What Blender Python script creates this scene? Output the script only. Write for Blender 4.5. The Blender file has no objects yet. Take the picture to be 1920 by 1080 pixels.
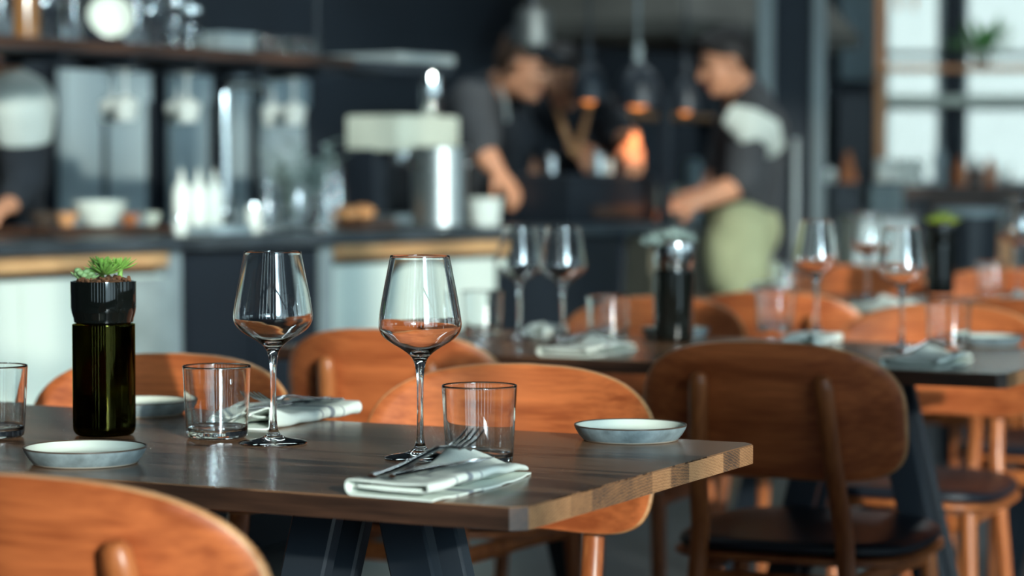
import bpy, bmesh, math, random
from mathutils import Vector, Matrix, Euler
random.seed(7)
PI = math.pi
sc = bpy.context.scene
COL = sc.collection

# ------------------------------------------------------------------ camera
CAM_Z, FPX, PITCH = 1.07, 4533.3, math.radians(2.654)
cd = bpy.data.cameras.new('camera')
cam = bpy.data.objects.new('camera', cd)
COL.objects.link(cam)
cam.location = (0, 0, CAM_Z)
cam.rotation_euler = (PI / 2 - PITCH, 0, 0)
cd.lens, cd.sensor_width = 85.0, 36.0
cd.clip_start, cd.clip_end = 0.05, 200
cd.dof.use_dof = True
cd.dof.focus_distance = 2.80
cd.dof.aperture_fstop = 3.3
sc.camera = cam

# ------------------------------------------------------------------ sky, sun, exposure
w = bpy.data.worlds.new('sky')
sc.world = w
w.use_nodes = True
bg = w.node_tree.nodes['Background']
SUN_EL = math.radians(13.0)
sd = bpy.data.lights.new('sun', 'SUN')
sun = bpy.data.objects.new('sun', sd)
COL.objects.link(sun)
S_DIR = Vector((0.35 * math.cos(SUN_EL), -0.937 * math.cos(SUN_EL), math.sin(SUN_EL)))
sun.rotation_euler = S_DIR.to_track_quat('Z', 'Y').to_euler()
sun.location = S_DIR * 30
# pale sky, brighter in the haze round the sun
nt_, N_, L_ = w.node_tree, w.node_tree.nodes, w.node_tree.links
tc_ = N_.new('ShaderNodeTexCoord'); vm_ = N_.new('ShaderNodeVectorMath'); vm_.operation = 'DOT_PRODUCT'
vm_.inputs[1].default_value = S_DIR
nm_ = N_.new('ShaderNodeVectorMath'); nm_.operation = 'NORMALIZE'
L_.new(tc_.outputs['Generated'], nm_.inputs[0]); L_.new(nm_.outputs[0], vm_.inputs[0])
mx_ = N_.new('ShaderNodeMath'); mx_.operation = 'MAXIMUM'; mx_.inputs[1].default_value = 0.0; L_.new(vm_.outputs['Value'], mx_.inputs[0])
pw_ = N_.new('ShaderNodeMath'); pw_.operation = 'POWER'; pw_.inputs[1].default_value = 300.0; L_.new(mx_.outputs[0], pw_.inputs[0])
# a bright hazy band low over the horizon, strongest below the sun
sp_ = N_.new('ShaderNodeSeparateXYZ'); L_.new(nm_.outputs[0], sp_.inputs[0])
ab_ = N_.new('ShaderNodeMath'); ab_.operation = 'ABSOLUTE'; L_.new(sp_.outputs[2], ab_.inputs[0])
bd_ = N_.new('ShaderNodeMapRange'); bd_.inputs[1].default_value = 0.05; bd_.inputs[2].default_value = 0.50; bd_.inputs[3].default_value = 1.0; bd_.inputs[4].default_value = 0.0
L_.new(ab_.outputs[0], bd_.inputs[0])
hf_ = N_.new('ShaderNodeMapRange'); hf_.inputs[1].default_value = -0.1; hf_.inputs[2].default_value = 1.0; L_.new(vm_.outputs['Value'], hf_.inputs[0])
pv_ = N_.new('ShaderNodeMath'); pv_.operation = 'MULTIPLY'; L_.new(bd_.outputs[0], pv_.inputs[0]); L_.new(hf_.outputs[0], pv_.inputs[1])
ma_ = N_.new('ShaderNodeMath'); ma_.operation = 'MULTIPLY_ADD'; ma_.inputs[1].default_value = 110.0; ma_.inputs[2].default_value = 0.18
mb_ = N_.new('ShaderNodeMath'); mb_.operation = 'MULTIPLY_ADD'; mb_.inputs[1].default_value = 3.2
L_.new(pw_.outputs[0], ma_.inputs[0]); L_.new(pv_.outputs[0], mb_.inputs[0]); L_.new(ma_.outputs[0], mb_.inputs[2]); L_.new(mb_.outputs[0], bg.inputs[1])
bg.inputs[0].default_value = (0.58, 0.80, 0.90, 1)
sd.energy = 2.1
sd.angle = math.radians(0.9)
sd.color = (1.0, 0.97, 0.82)
sc.view_settings.view_transform = 'Standard'
sc.view_settings.look = 'None'
sc.view_settings.exposure = 0.68
sc.view_settings.gamma = 1.0
sc.cycles.use_denoising = True
sc.cycles.max_bounces = 12
sc.cycles.transmission_bounces = 12
sc.cycles.transparent_max_bounces = 16
sc.cycles.sample_clamp_indirect = 300.0
sc.cycles.caustics_refractive = True

# ------------------------------------------------------------------ pixel -> place
def ray(px, py):
    x, y = px - 960.0, 540.0 - py
    c, s = math.cos(PITCH), math.sin(PITCH)
    return Vector((x, FPX * c + y * s, -FPX * s + y * c))
def T(px, py, z):                     # where the sight line meets the level z
    r = ray(px, py); t = (z - CAM_Z) / r.z
    return Vector((r.x * t, r.y * t, z))
def W(px, py, D):                     # a point at the depth D
    r = ray(px, py); t = D / r.y
    return Vector((r.x * t, D, CAM_Z + r.z * t))
BO = Vector((-1.271, 6.0, 0)); BROT = math.radians(55)
BX = Vector((math.cos(BROT), math.sin(BROT), 0)); BY = Vector((-math.sin(BROT), math.cos(BROT), 0))
def BW(x, y, z=0.0): return BO + BX * x + BY * y + Vector((0, 0, z))
def onbar(px, yl, z=0.0):             # on the bar, yl behind its front edge, in the sight line's vertical plane
    r = ray(px, 330); d = Vector((r.x / r.y, 1, 0))
    D = (yl + BO.dot(BY)) / d.dot(BY)
    return Vector((d.x * D, D, z))
def blx(p): return (Vector((p.x, p.y, 0)) - BO).dot(BX)
TROT = math.radians(-26.57)
U = Vector((math.cos(TROT), math.sin(TROT), 0)); V = Vector((-math.sin(TROT), math.cos(TROT), 0))

# ------------------------------------------------------------------ mesh helpers
def new(): return bmesh.new()
def bx(bm, c, s, rot=None, bev=0.0, mi=0):
    m = Matrix.Translation(Vector(c))
    if rot is not None: m = m @ (rot if isinstance(rot, Matrix) else Euler(rot).to_matrix().to_4x4())
    m = m @ Matrix.Diagonal((s[0], s[1], s[2], 1))
    r = bmesh.ops.create_cube(bm, size=1.0, matrix=m)
    if bev > 0:
        es = list({e for v in r['verts'] for e in v.link_edges})
        bmesh.ops.bevel(bm, geom=es, offset=bev, segments=2, profile=0.6, affect='EDGES')
    if mi:
        for f in bm.faces:
            if f.material_index == 0 and f.tag is False: pass
    return bm
def lathe(bm, prof, seg=40, c=(0, 0, 0), mats=None):
    c = Vector(c); rings = []
    for (r, z) in prof:
        if r < 1e-6: rings.append([bm.verts.new(c + Vector((0, 0, z)))])
        else: rings.append([bm.verts.new(c + Vector((r * math.cos(2 * PI * i / seg), r * math.sin(2 * PI * i / seg), z))) for i in range(seg)])
    for k in range(len(rings) - 1):
        a, b = rings[k], rings[k + 1]
        for i in range(seg):
            j = (i + 1) % seg
            if len(a) == 1 and len(b) == 1: break
            if len(a) == 1: f = bm.faces.new((a[0], b[j], b[i]))
            elif len(b) == 1: f = bm.faces.new((a[i], a[j], b[0]))
            else: f = bm.faces.new((a[i], a[j], b[j], b[i]))
            if mats: f.material_index = mats[k]
    return bm
def tube(bm, pts, rad, seg=12, flat=None, up=(0, 0, 1), cap=True):
    pts = [Vector(p) for p in pts]; n = len(pts)
    if not hasattr(rad, '__len__'): rad = [rad] * n
    rings = []
    for i, p in enumerate(pts):
        t = (pts[min(i + 1, n - 1)] - pts[max(i - 1, 0)]).normalized()
        u0 = Vector(up)
        if abs(t.dot(u0)) > 0.97: u0 = Vector((0, 1, 0))
        a = t.cross(u0).normalized(); b = a.cross(t).normalized()
        r = rad[i]; ra, rb = (r if hasattr(r, '__len__') else (r, r))
        rings.append([bm.verts.new(p + a * ra * math.cos(2 * PI * k / seg) + b * rb * math.sin(2 * PI * k / seg)) for k in range(seg)])
    for i in range(n - 1):
        for k in range(seg):
            j = (k + 1) % seg
            bm.faces.new((rings[i][k], rings[i][j], rings[i + 1][j], rings[i + 1][k]))
    if cap:
        bm.faces.new(list(reversed(rings[0]))); bm.faces.new(rings[-1])
    return bm
def sphere(bm, c, r, rot=None, seg=20, rings=12):
    r = (r, r, r) if not hasattr(r, '__len__') else r
    m = Matrix.Translation(Vector(c))
    if rot is not None: m = m @ rot.to_4x4()
    m = m @ Matrix.Diagonal((r[0], r[1], r[2], 1))
    bmesh.ops.create_uvsphere(bm, u_segments=seg, v_segments=rings, radius=1.0, matrix=m)
    return bm
def obj(name, bm, mats, parent=None, smooth=True, sharp=None):
    bmesh.ops.recalc_face_normals(bm, faces=bm.faces)
    me = bpy.data.meshes.new(name); bm.to_mesh(me); bm.free()
    for m in (mats if isinstance(mats, (list, tuple)) else [mats]): me.materials.append(m)
    for p in me.polygons: p.use_smooth = smooth
    if smooth: me.set_sharp_from_angle(angle=math.radians(38 if sharp is None else sharp))
    o = bpy.data.objects.new(name, me); COL.objects.link(o)
    if parent: o.parent = parent
    return o
def tag(o, label=None, cat=None, group=None, kind=None):
    if label: o['label'] = label
    if cat: o['category'] = cat
    if group: o['group'] = group
    if kind: o['kind'] = kind
    return o
def thing(name, label, cat, loc=(0, 0, 0), rz=0.0, group=None):
    o = bpy.data.objects.new(name, None); COL.objects.link(o)
    o.location = loc; o.rotation_euler = (0, 0, rz); o.empty_display_size = 0.05
    return tag(o, label, cat, group)
def dup(root, loc, rz, label=None, group=None):
    r = root.copy(); COL.objects.link(r); r.location = loc; r.rotation_euler = (0, 0, rz)
    if label: r['label'] = label
    if group: r['group'] = group
    for ch in list(root.children):
        c = ch.copy(); COL.objects.link(c); c.parent = r
        for g in list(ch.children):
            d = g.copy(); COL.objects.link(d); d.parent = c
    return r
def struct(name, bm, m, smooth=False):
    o = obj(name, bm, m, None, smooth); o['kind'] = 'structure'; return o
def at(o, loc, rz=0.0):
    o.location = loc; o.rotation_euler = (0, 0, rz); return o

# ------------------------------------------------------------------ materials
def mat(name, col, rough=0.5, metal=0.0, var=0.0, vscale=6.0, bump=0.0, trans=0.0, ior=1.45, coat=0.0, stretch=(1, 1, 1), emit=None, spec=0.5, sss=0.0):
    m = bpy.data.materials.new(name); m.use_nodes = True
    nt = m.node_tree; b = nt.nodes['Principled BSDF']
    b.inputs['Base Color'].default_value = (*col, 1)
    b.inputs['Roughness'].default_value = rough
    b.inputs['Metallic'].default_value = metal
    b.inputs['IOR'].default_value = ior
    b.inputs['Transmission Weight'].default_value = trans
    b.inputs['Coat Weight'].default_value = coat
    b.inputs['Specular IOR Level'].default_value = spec
    if sss: b.inputs['Subsurface Weight'].default_value = sss; b.inputs['Subsurface Radius'].default_value = (0.02, 0.008, 0.004)
    if emit:
        b.inputs['Emission Color'].default_value = (*emit[0], 1); b.inputs['Emission Strength'].default_value = emit[1]
    tc = nt.nodes.new('ShaderNodeTexCoord'); mp = nt.nodes.new('ShaderNodeMapping')
    mp.inputs['Scale'].default_value = stretch
    nt.links.new(tc.outputs['Object'], mp.inputs[0])
    no = nt.nodes.new('ShaderNodeTexNoise'); no.inputs['Scale'].default_value = vscale; no.inputs['Detail'].default_value = 5
    nt.links.new(mp.outputs[0], no.inputs['Vector'])
    if var > 0:
        r = nt.nodes.new('ShaderNodeValToRGB')
        r.color_ramp.elements[0].position = 0.3; r.color_ramp.elements[1].position = 0.72
        r.color_ramp.elements[0].color = (*[max(0, c * (1 - var)) for c in col], 1)
        r.color_ramp.elements[1].color = (*[min(1, c * (1 + var)) for c in col], 1)
        nt.links.new(no.outputs[0], r.inputs[0]); nt.links.new(r.outputs[0], b.inputs['Base Color'])
    if bump > 0:
        bp = nt.nodes.new('ShaderNodeBump'); bp.inputs['Strength'].default_value = bump; bp.inputs['Distance'].default_value = 0.003
        nt.links.new(no.outputs[0], bp.inputs['Height']); nt.links.new(bp.outputs[0], b.inputs['Normal'])
    return m
def wood(name, dark, light, axis=0, scale=10.0, rough=0.4, board=0.0, rays=0.5, bump=0.15):
    m = bpy.data.materials.new(name); m.use_nodes = True
    nt = m.node_tree; N = nt.nodes; L = nt.links; b = N['Principled BSDF']
    tc = N.new('ShaderNodeTexCoord'); oi = N.new('ShaderNodeObjectInfo')
    add = N.new('ShaderNodeVectorMath'); add.operation = 'ADD'
    sv = N.new('ShaderNodeMath'); sv.operation = 'MULTIPLY'; sv.inputs[1].default_value = 37.0
    L.new(oi.outputs['Random'], sv.inputs[0]); L.new(tc.outputs['Object'], add.inputs[0]); L.new(sv.outputs[0], add.inputs[1])
    mp = N.new('ShaderNodeMapping'); s = [1.0, 1.0, 1.0]; s[axis] = 0.07
    mp.inputs['Scale'].default_value = s; L.new(add.outputs[0], mp.inputs[0])
    n1 = N.new('ShaderNodeTexNoise'); n1.inputs['Scale'].default_value = scale * 3; n1.inputs['Detail'].default_value = 7; n1.inputs['Distortion'].default_value = 0.6
    n2 = N.new('ShaderNodeTexNoise'); n2.inputs['Scale'].default_value = scale * 16; n2.inputs['Detail'].default_value = 4
    L.new(mp.outputs[0], n1.inputs['Vector']); L.new(mp.outputs[0], n2.inputs['Vector'])
    mx = N.new('ShaderNodeMath'); mx.operation = 'MULTIPLY_ADD'; mx.inputs[1].default_value = rays
    L.new(n2.outputs[0], mx.inputs[0]); L.new(n1.outputs[0], mx.inputs[2])
    last = mx.outputs[0]
    if board > 0:
        sep = N.new('ShaderNodeSeparateXYZ'); L.new(tc.outputs['Object'], sep.inputs[0])
        dv = N.new('ShaderNodeMath'); dv.operation = 'DIVIDE'; dv.inputs[1].default_value = board
        fl = N.new('ShaderNodeMath'); fl.operation = 'FLOOR'
        wn = N.new('ShaderNodeTexWhiteNoise'); wn.noise_dimensions = '1D'
        L.new(sep.outputs[1 if axis == 0 else 0], dv.inputs[0]); L.new(dv.outputs[0], fl.inputs[0]); L.new(fl.outputs[0], wn.inputs['W'])
        ma = N.new('ShaderNodeMath'); ma.operation = 'MULTIPLY_ADD'; ma.inputs[1].default_value = 0.32
        L.new(wn.outputs[0], ma.inputs[0]); L.new(last, ma.inputs[2]); last = ma.outputs[0]
    r = N.new('ShaderNodeValToRGB')
    mean = 0.5 + 0.5 * rays + (0.16 if board else 0)
    r.color_ramp.elements[0].position = mean - 0.17; r.color_ramp.elements[1].position = mean + 0.17
    r.color_ramp.elements[0].color = (*dark, 1); r.color_ramp.elements[1].color = (*light, 1)
    L.new(last, r.inputs[0]); L.new(r.outputs[0], b.inputs['Base Color'])
    b.inputs['Roughness'].default_value = rough
    bp = N.new('ShaderNodeBump'); bp.inputs['Strength'].default_value = bump; bp.inputs['Distance'].default_value = 0.001
    L.new(n2.outputs[0], bp.inputs['Height']); L.new(bp.outputs[0], b.inputs['Normal'])
    return m
def endgrain(name):
    m = mat(name, (0.3, 0.15, 0.07), 0.6); nt = m.node_tree; N = nt.nodes; L = nt.links; b = N['Principled BSDF']
    tc = N.new('ShaderNodeTexCoord'); sep = N.new('ShaderNodeSeparateXYZ'); L.new(tc.outputs['Object'], sep.inputs[0])
    dv = N.new('ShaderNodeMath'); dv.operation = 'DIVIDE'; dv.inputs[1].default_value = 0.052; L.new(sep.outputs[1], dv.inputs[0])
    fl = N.new('ShaderNodeMath'); fl.operation = 'FLOOR'; L.new(dv.outputs[0], fl.inputs[0])
    wn = N.new('ShaderNodeTexWhiteNoise'); wn.noise_dimensions = '1D'; L.new(fl.outputs[0], wn.inputs['W'])
    cb = N.new('ShaderNodeCombineXYZ'); L.new(wn.outputs[0], cb.inputs[0])
    ad = N.new('ShaderNodeVectorMath'); ad.operation = 'ADD'; L.new(tc.outputs['Object'], ad.inputs[0]); L.new(cb.outputs[0], ad.inputs[1])
    wv = N.new('ShaderNodeTexWave'); wv.wave_type = 'RINGS'; wv.rings_direction = 'X'; wv.inputs['Scale'].default_value = 95; wv.inputs['Distortion'].default_value = 5.0; wv.inputs['Detail'].default_value = 3; wv.inputs['Detail Scale'].default_value = 2.0
    L.new(ad.outputs[0], wv.inputs['Vector'])
    no = N.new('ShaderNodeTexNoise'); no.inputs['Scale'].default_value = 60; no.inputs['Detail'].default_value = 5; L.new(tc.outputs['Object'], no.inputs['Vector'])
    a1 = N.new('ShaderNodeMath'); a1.operation = 'MULTIPLY_ADD'; a1.inputs[1].default_value = 0.25; L.new(wv.outputs['Fac'], a1.inputs[0])
    a2 = N.new('ShaderNodeMath'); a2.operation = 'MULTIPLY_ADD'; a2.inputs[1].default_value = 0.55; L.new(wn.outputs[0], a2.inputs[0])
    a3 = N.new('ShaderNodeMath'); a3.operation = 'MULTIPLY'; a3.inputs[1].default_value = 0.45; L.new(no.outputs[0], a3.inputs[0])
    L.new(a3.outputs[0], a2.inputs[2]); L.new(a2.outputs[0], a1.inputs[2])
    r = N.new('ShaderNodeValToRGB'); e = r.color_ramp.elements
    e[0].position = 0.22; e[0].color = (0.06, 0.038, 0.028, 1); e[1].position = 0.85; e[1].color = (0.42, 0.215, 0.10, 1)
    x = e.new(0.5); x.color = (0.23, 0.11, 0.05, 1)
    L.new(a1.outputs[0], r.inputs[0]); L.new(r.outputs[0], b.inputs['Base Color'])
    bp = N.new('ShaderNodeBump'); bp.inputs['Strength'].default_value = 0.4; bp.inputs['Distance'].default_value = 0.001; L.new(wv.outputs['Fac'], bp.inputs['Height']); L.new(bp.outputs[0], b.inputs['Normal'])
    return m
def glass(name, col=(1, 1, 1), clear=0.25, ior=1.55):
    m = bpy.data.materials.new(name); m.use_nodes = True
    nt = m.node_tree; N = nt.nodes; L = nt.links
    N.remove(N['Principled BSDF'])
    g = N.new('ShaderNodeBsdfGlass'); g.inputs['Color'].default_value = (*col, 1); g.inputs['Roughness'].default_value = 0.0; g.inputs['IOR'].default_value = ior
    t = N.new('ShaderNodeBsdfTransparent'); t.inputs[0].default_value = (*col, 1)
    mx = N.new('ShaderNodeMixShader'); mx.inputs[0].default_value = clear
    L.new(g.outputs[0], mx.inputs[1]); L.new(t.outputs[0], mx.inputs[2]); L.new(mx.outputs[0], N['Material Output'].inputs[0])
    return m
def napkin_mat(name):
    m = mat(name, (0.71, 0.77, 0.71), 0.9, bump=0.25, vscale=260)
    nt = m.node_tree; N = nt.nodes; L = nt.links; b = N['Principled BSDF']
    tc = N.new('ShaderNodeTexCoord'); sep = N.new('ShaderNodeSeparateXYZ'); L.new(tc.outputs['Object'], sep.inputs[0])
    r = N.new('ShaderNodeValToRGB'); r.color_ramp.interpolation = 'CONSTANT'
    W_, G_ = (0.71, 0.77, 0.71, 1), (0.22, 0.25, 0.28, 1)
    mr = N.new('ShaderNodeMapRange'); mr.inputs[1].default_value = -0.05; mr.inputs[2].default_value = 0.30
    L.new(sep.outputs[1], mr.inputs[0]); L.new(mr.outputs[0], r.inputs[0])
    e = r.color_ramp.elements; e[0].position = 0; e[0].color = W_; e[1].position = (0.047 + .05) / .35; e[1].color = G_
    for y, c in ((0.049, W_), (0.069, G_), (0.080, W_), (0.099, G_), (0.101, W_)):
        x = e.new((y + .05) / .35); x.color = c
    L.new(r.outputs[0], b.inputs['Base Color'])
    return m

M = {}
M['floor'] = mat('polished_concrete', (0.055, 0.062, 0.068), 0.45, var=0.35, vscale=1.6, bump=0.05)
M['navy'] = mat('navy_wall_paint', (0.016, 0.023, 0.032), 0.75, var=0.2, vscale=2)
M['ceil'] = mat('dark_ceiling_paint', (0.016, 0.021, 0.028), 0.9, var=0.1)
M['black'] = mat('black_panel', (0.008, 0.012, 0.018), 0.45, var=0.15, vscale=3)
M['blacksteel'] = mat('black_powder_coated_steel', (0.018, 0.024, 0.032), 0.42, bump=0.03, vscale=300)
M['slab'] = mat('dark_stone_worktop', (0.040, 0.050, 0.058), 0.28, var=0.4, vscale=8)
M['white_panel'] = mat('pale_cabinet_panel', (0.60, 0.68, 0.62), 0.5, var=0.06, vscale=2)
M['concrete'] = mat('grey_concrete_panel', (0.26, 0.31, 0.31), 0.7, var=0.3, vscale=7, bump=0.1)
M['oakrail'] = wood('oak_rail', (0.36, 0.19, 0.085), (0.60, 0.36, 0.17), 0, 12, 0.5)
M['tbl'] = wood('dark_stained_oak', (0.045, 0.023, 0.013), (0.215, 0.112, 0.060), 0, 12, 0.22, board=0.085, rays=0.75, bump=0.12)
M['tbl'].node_tree.nodes['Principled BSDF'].inputs['Specular IOR Level'].default_value = 0.3
M['tbledge'] = wood('darker_oak_edge', (0.022, 0.010, 0.006), (0.068, 0.030, 0.017), 0, 12, 0.45)  # long edges darker than the top and the ends
M['endgrain'] = endgrain('oak_end_grain')
M['chair'] = wood('walnut_plywood', (0.33, 0.076, 0.022), (0.62, 0.170, 0.052), 0, 9, 0.42, rays=0.6)
M['chairedge'] = wood('plywood_edge', (0.45, 0.19, 0.07), (0.68, 0.36, 0.17), 0, 14, 0.45)
M['chairleg'] = wood('walnut_leg', (0.25, 0.065, 0.018), (0.47, 0.15, 0.045), 2, 9, 0.36)
M['pad'] = mat('black_leather', (0.010, 0.014, 0.022), 0.42, bump=0.15, vscale=120)
M['glass'] = glass('clear_glass', (0.995, 1.0, 0.997), 0.0)
M['bottle'] = glass('dark_green_glass', (0.26, 0.24, 0.06), 0.0)
M['bottle_blk'] = mat('black_green_glass', (0.006, 0.007, 0.006), 0.03, spec=0.6)
M['napkin'] = napkin_mat('white_linen')
M['steel'] = mat('polished_steel', (0.55, 0.57, 0.57), 0.16, 1.0)
M['brushed'] = mat('brushed_steel', (0.52, 0.56, 0.55), 0.38, 1.0, var=0.1, vscale=60, stretch=(1, 1, 0.03))
M['chrome'] = mat('chrome', (0.80, 0.83, 0.82), 0.08, 1.0)
M['alu'] = mat('grey_painted_metal', (0.25, 0.30, 0.31), 0.4, var=0.1)
M['panelgrey'] = mat('grey_blue_panel', (0.27, 0.35, 0.38), 0.35, var=0.12, vscale=3, stretch=(4, 4, 0.2))
M['glaze'] = mat('white_glaze', (0.62, 0.68, 0.61), 0.25, var=0.03)
M['stone'] = mat('grey_blue_stoneware', (0.20, 0.25, 0.265), 0.55, var=0.35, vscale=60, bump=0.1)
M['rimbrown'] = mat('brown_glazed_rim', (0.075, 0.052, 0.038), 0.35)
M['rimfoot'] = mat('bare_clay_foot', (0.55, 0.50, 0.42), 0.7)
M['soil'] = mat('reddish_soil', (0.20, 0.085, 0.040), 0.95, var=0.6, vscale=90, bump=0.6)
M['succ'] = mat('succulent_green', (0.24, 0.46, 0.09), 0.45, var=0.45, vscale=40, sss=0.1)
M['succ2'] = mat('pale_succulent', (0.34, 0.52, 0.22), 0.45, var=0.3, vscale=40, sss=0.1)
M['sage'] = mat('sage_leaf', (0.34, 0.43, 0.39), 0.6, var=0.35, vscale=20)
M['yleaf'] = mat('yellow_green_leaf', (0.62, 0.74, 0.09), 0.5, var=0.4, vscale=30)
M['leaf'] = mat('house_plant_leaf', (0.14, 0.40, 0.11), 0.5, var=0.4, vscale=20)
M['white'] = mat('white_plastic', (0.74, 0.79, 0.72), 0.4)
M['cream'] = mat('cream_paint', (0.52, 0.57, 0.48), 0.5, var=0.1)
M['skin'] = mat('warm_skin', (0.50, 0.235, 0.135), 0.5, var=0.15, vscale=14, sss=0.05)
M['skin2'] = mat('tan_skin', (0.44, 0.20, 0.11), 0.5, var=0.15, vscale=14, sss=0.05)
M['hair'] = mat('dark_hair', (0.018, 0.014, 0.013), 0.6, bump=0.6, vscale=90)
M['hairb'] = mat('cropped_brown_hair', (0.10, 0.055, 0.035), 0.7, bump=0.6, vscale=120)
M['tshirt'] = mat('charcoal_cotton', (0.040, 0.044, 0.050), 0.9, var=0.25, vscale=9, bump=0.2)
M['apron'] = mat('black_apron_cloth', (0.014, 0.018, 0.024), 0.9, var=0.2, vscale=9, bump=0.2)
M['shirtw'] = mat('pale_shirt_cloth', (0.50, 0.56, 0.52), 0.9, var=0.1, vscale=9, bump=0.2)
M['olive'] = mat('olive_cotton', (0.34, 0.37, 0.22), 0.9, var=0.15, vscale=9, bump=0.2)
M['jean'] = mat('dark_jeans', (0.025, 0.035, 0.055), 0.9, var=0.2)
M['leather'] = mat('tan_leather', (0.55, 0.27, 0.12), 0.5, var=0.2)
M['eye'] = mat('dark_eye', (0.02, 0.015, 0.012), 0.2)
M['lip'] = mat('lip', (0.40, 0.13, 0.09), 0.5)
M['bulb'] = mat('heat_lamp_glow', (0.9, 0.35, 0.1), 0.5, emit=((1.0, 0.30, 0.06), 1.0))
M['orangewood'] = wood('orange_timber', (0.55, 0.21, 0.075), (0.75, 0.36, 0.15), 2, 8, 0.5)
M['brownwood'] = wood('dark_brown_timber', (0.030, 0.014, 0.009), (0.085, 0.038, 0.020), 0, 8, 0.5)
M['amber'] = mat('amber_liquid_bottle', (0.22, 0.10, 0.03), 0.15, spec=0.7)
M['terra'] = mat('terracotta', (0.42, 0.14, 0.05), 0.7, var=0.2)
M['bread'] = mat('bread_crust', (0.40, 0.19, 0.075), 0.8, var=0.4, vscale=20, bump=0.5)
M['beige'] = mat('beige_tile', (0.30, 0.28, 0.21), 0.5, var=0.15, vscale=5)
M['postgrey'] = mat('grey_steel_post', (0.19, 0.225, 0.225), 0.4, var=0.1)
M['hood'] = mat('warm_grey_steel', (0.10, 0.095, 0.08), 0.6, var=0.3, vscale=3)
M['lampsteel'] = mat('dark_satin_steel', (0.15, 0.17, 0.175), 0.6, 1.0, var=0.1)
M['render'] = mat('pale_render_outside', (0.30, 0.318, 0.305), 0.9, var=0.04)
M['fillglow'] = mat('fill_diffuser', (0.9, 0.95, 0.95), 0.5, emit=((0.8, 0.95, 1.0), 1.5))

# ------------------------------------------------------------------ the room
CEIL = 4.3; FY = -1.8
bm = new(); bx(bm, (1.5, 5.5, -0.05), (15, 16, 0.1)); struct('floor', bm, M['floor'])
bm = new(); bx(bm, (1.5, 5.5, CEIL + 0.05), (15, 16, 0.1)); struct('ceiling', bm, M['ceil'])
# wall behind the bar, parallel to it
bm = new()
m4 = Matrix.Rotation(BROT, 4, 'Z')
c = BW(1.2, 2.07, CEIL / 2); bx(bm, c, (9.2, 0.16, CEIL), m4); struct('wall_bar', bm, M['navy'])
bm = new(); bx(bm, (-5.0, 2.0, CEIL / 2), (0.15, 8.0, CEIL)); struct('wall_left', bm, M['navy'])
# far wall with two big windows
FWY = 12.6
def far_x(px): return (px - 960) / FPX * FWY
bm = new()
zb, zt = 1.02, 2.35
x0, x1, x2, x3 = far_x(1652), far_x(1760), far_x(1800), far_x(2060)
xl, xr = 0.2, 9.0
bx(bm, ((xl + x0) / 2, FWY, CEIL / 2), (x0 - xl, 0.16, CEIL))
bx(bm, ((x0 + xr) / 2, FWY, zb / 2), (xr - x0, 0.16, zb))
bx(bm, ((x0 + xr) / 2, FWY, (zt + CEIL) / 2), (xr - x0, 0.16, CEIL - zt))
bx(bm, ((x1 + x2) / 2, FWY, (zb + zt) / 2), (x2 - x1, 0.16, zt - zb))
bx(bm, ((x3 + xr) / 2, FWY, (zb + zt) / 2), (xr - x3, 0.16, zt - zb))
struct('wall_back', bm, M['navy'])
def zf(py, D): return W(960, py, D).z
for i, (a, b) in enumerate(((x0, x1), (x2, x3))):
    bm = new()
    for zz, t in ((zb, 0.05), (zt, 0.05), (zf(102, FWY), 0.028), (zf(202, FWY), 0.028)):
        bx(bm, ((a + b) / 2, FWY - 0.05, zz), (b - a, 0.06, t))
    for xx in (a, b): bx(bm, (xx, FWY - 0.05, (zb + zt) / 2), (0.04, 0.06, zt - zb))
    o = struct('window_%d' % (i + 1), bm, M['alu'])
# right wall opened for fill light; glazed front behind the camera, bays set to shape sun
bm = new()
bx(bm, (9.0, 5.4, 0.45), (0.15, 14.4, 0.9)); bx(bm, (9.0, 5.4, 3.65), (0.15, 14.4, 1.3))
for yy in (-1.4, 1.6, 4.6, 7.6, 10.6, 12.3): bx(bm, (9.0, yy, 1.9), (0.15, 0.9, 2.2))
struct('wall_right', bm, M['navy'])
bm = new()
bx(bm, (1.5, FY, 0.15), (15, 0.15, 0.3)); bx(bm, (1.5, FY, 4.25), (15, 0.15, 0.1))
SOLID = ((-5, -3.6), (-3.3, -2.5), (-2.25, -1.5), (-1.2, -0.60), (-0.40, 0.20), (0.42, 0.95), (2.82, 2.93), (3.95, 4.28), (5.5, 6.2), (6.45, 7.2), (7.45, 8.2), (8.45, 9.0))
for a, b in SOLID: bx(bm, ((a + b) / 2, FY, CEIL / 2), (b - a, 0.15, CEIL))
struct('wall_front', bm, M['navy'])
for i, ((_, a), (b, _2)) in enumerate(zip(SOLID, SOLID[1:])):
    bm = new(); n = max(1, round((b - a) / 0.33))
    for k in range(1, n): bx(bm, (a + (b - a) * k / n, FY, 2.25), (0.028, 0.09, 3.9))
    bx(bm, ((a + b) / 2, FY, 2.5), (b - a, 0.07, 0.04))
    for q in (a + 0.015, b - 0.015): bx(bm, (q, FY, 2.25), (0.03, 0.10, 3.9))
    struct('window_%d' % (i + 3), bm, M['blacksteel'])
# unseen low blocker added beside the camera to shade the dark chair
bm = new(); bx(bm, (1.03, 2.2, 0.615), (0.88, 0.10, 1.23)); struct('shade_blocker', bm, M['navy'])
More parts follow.
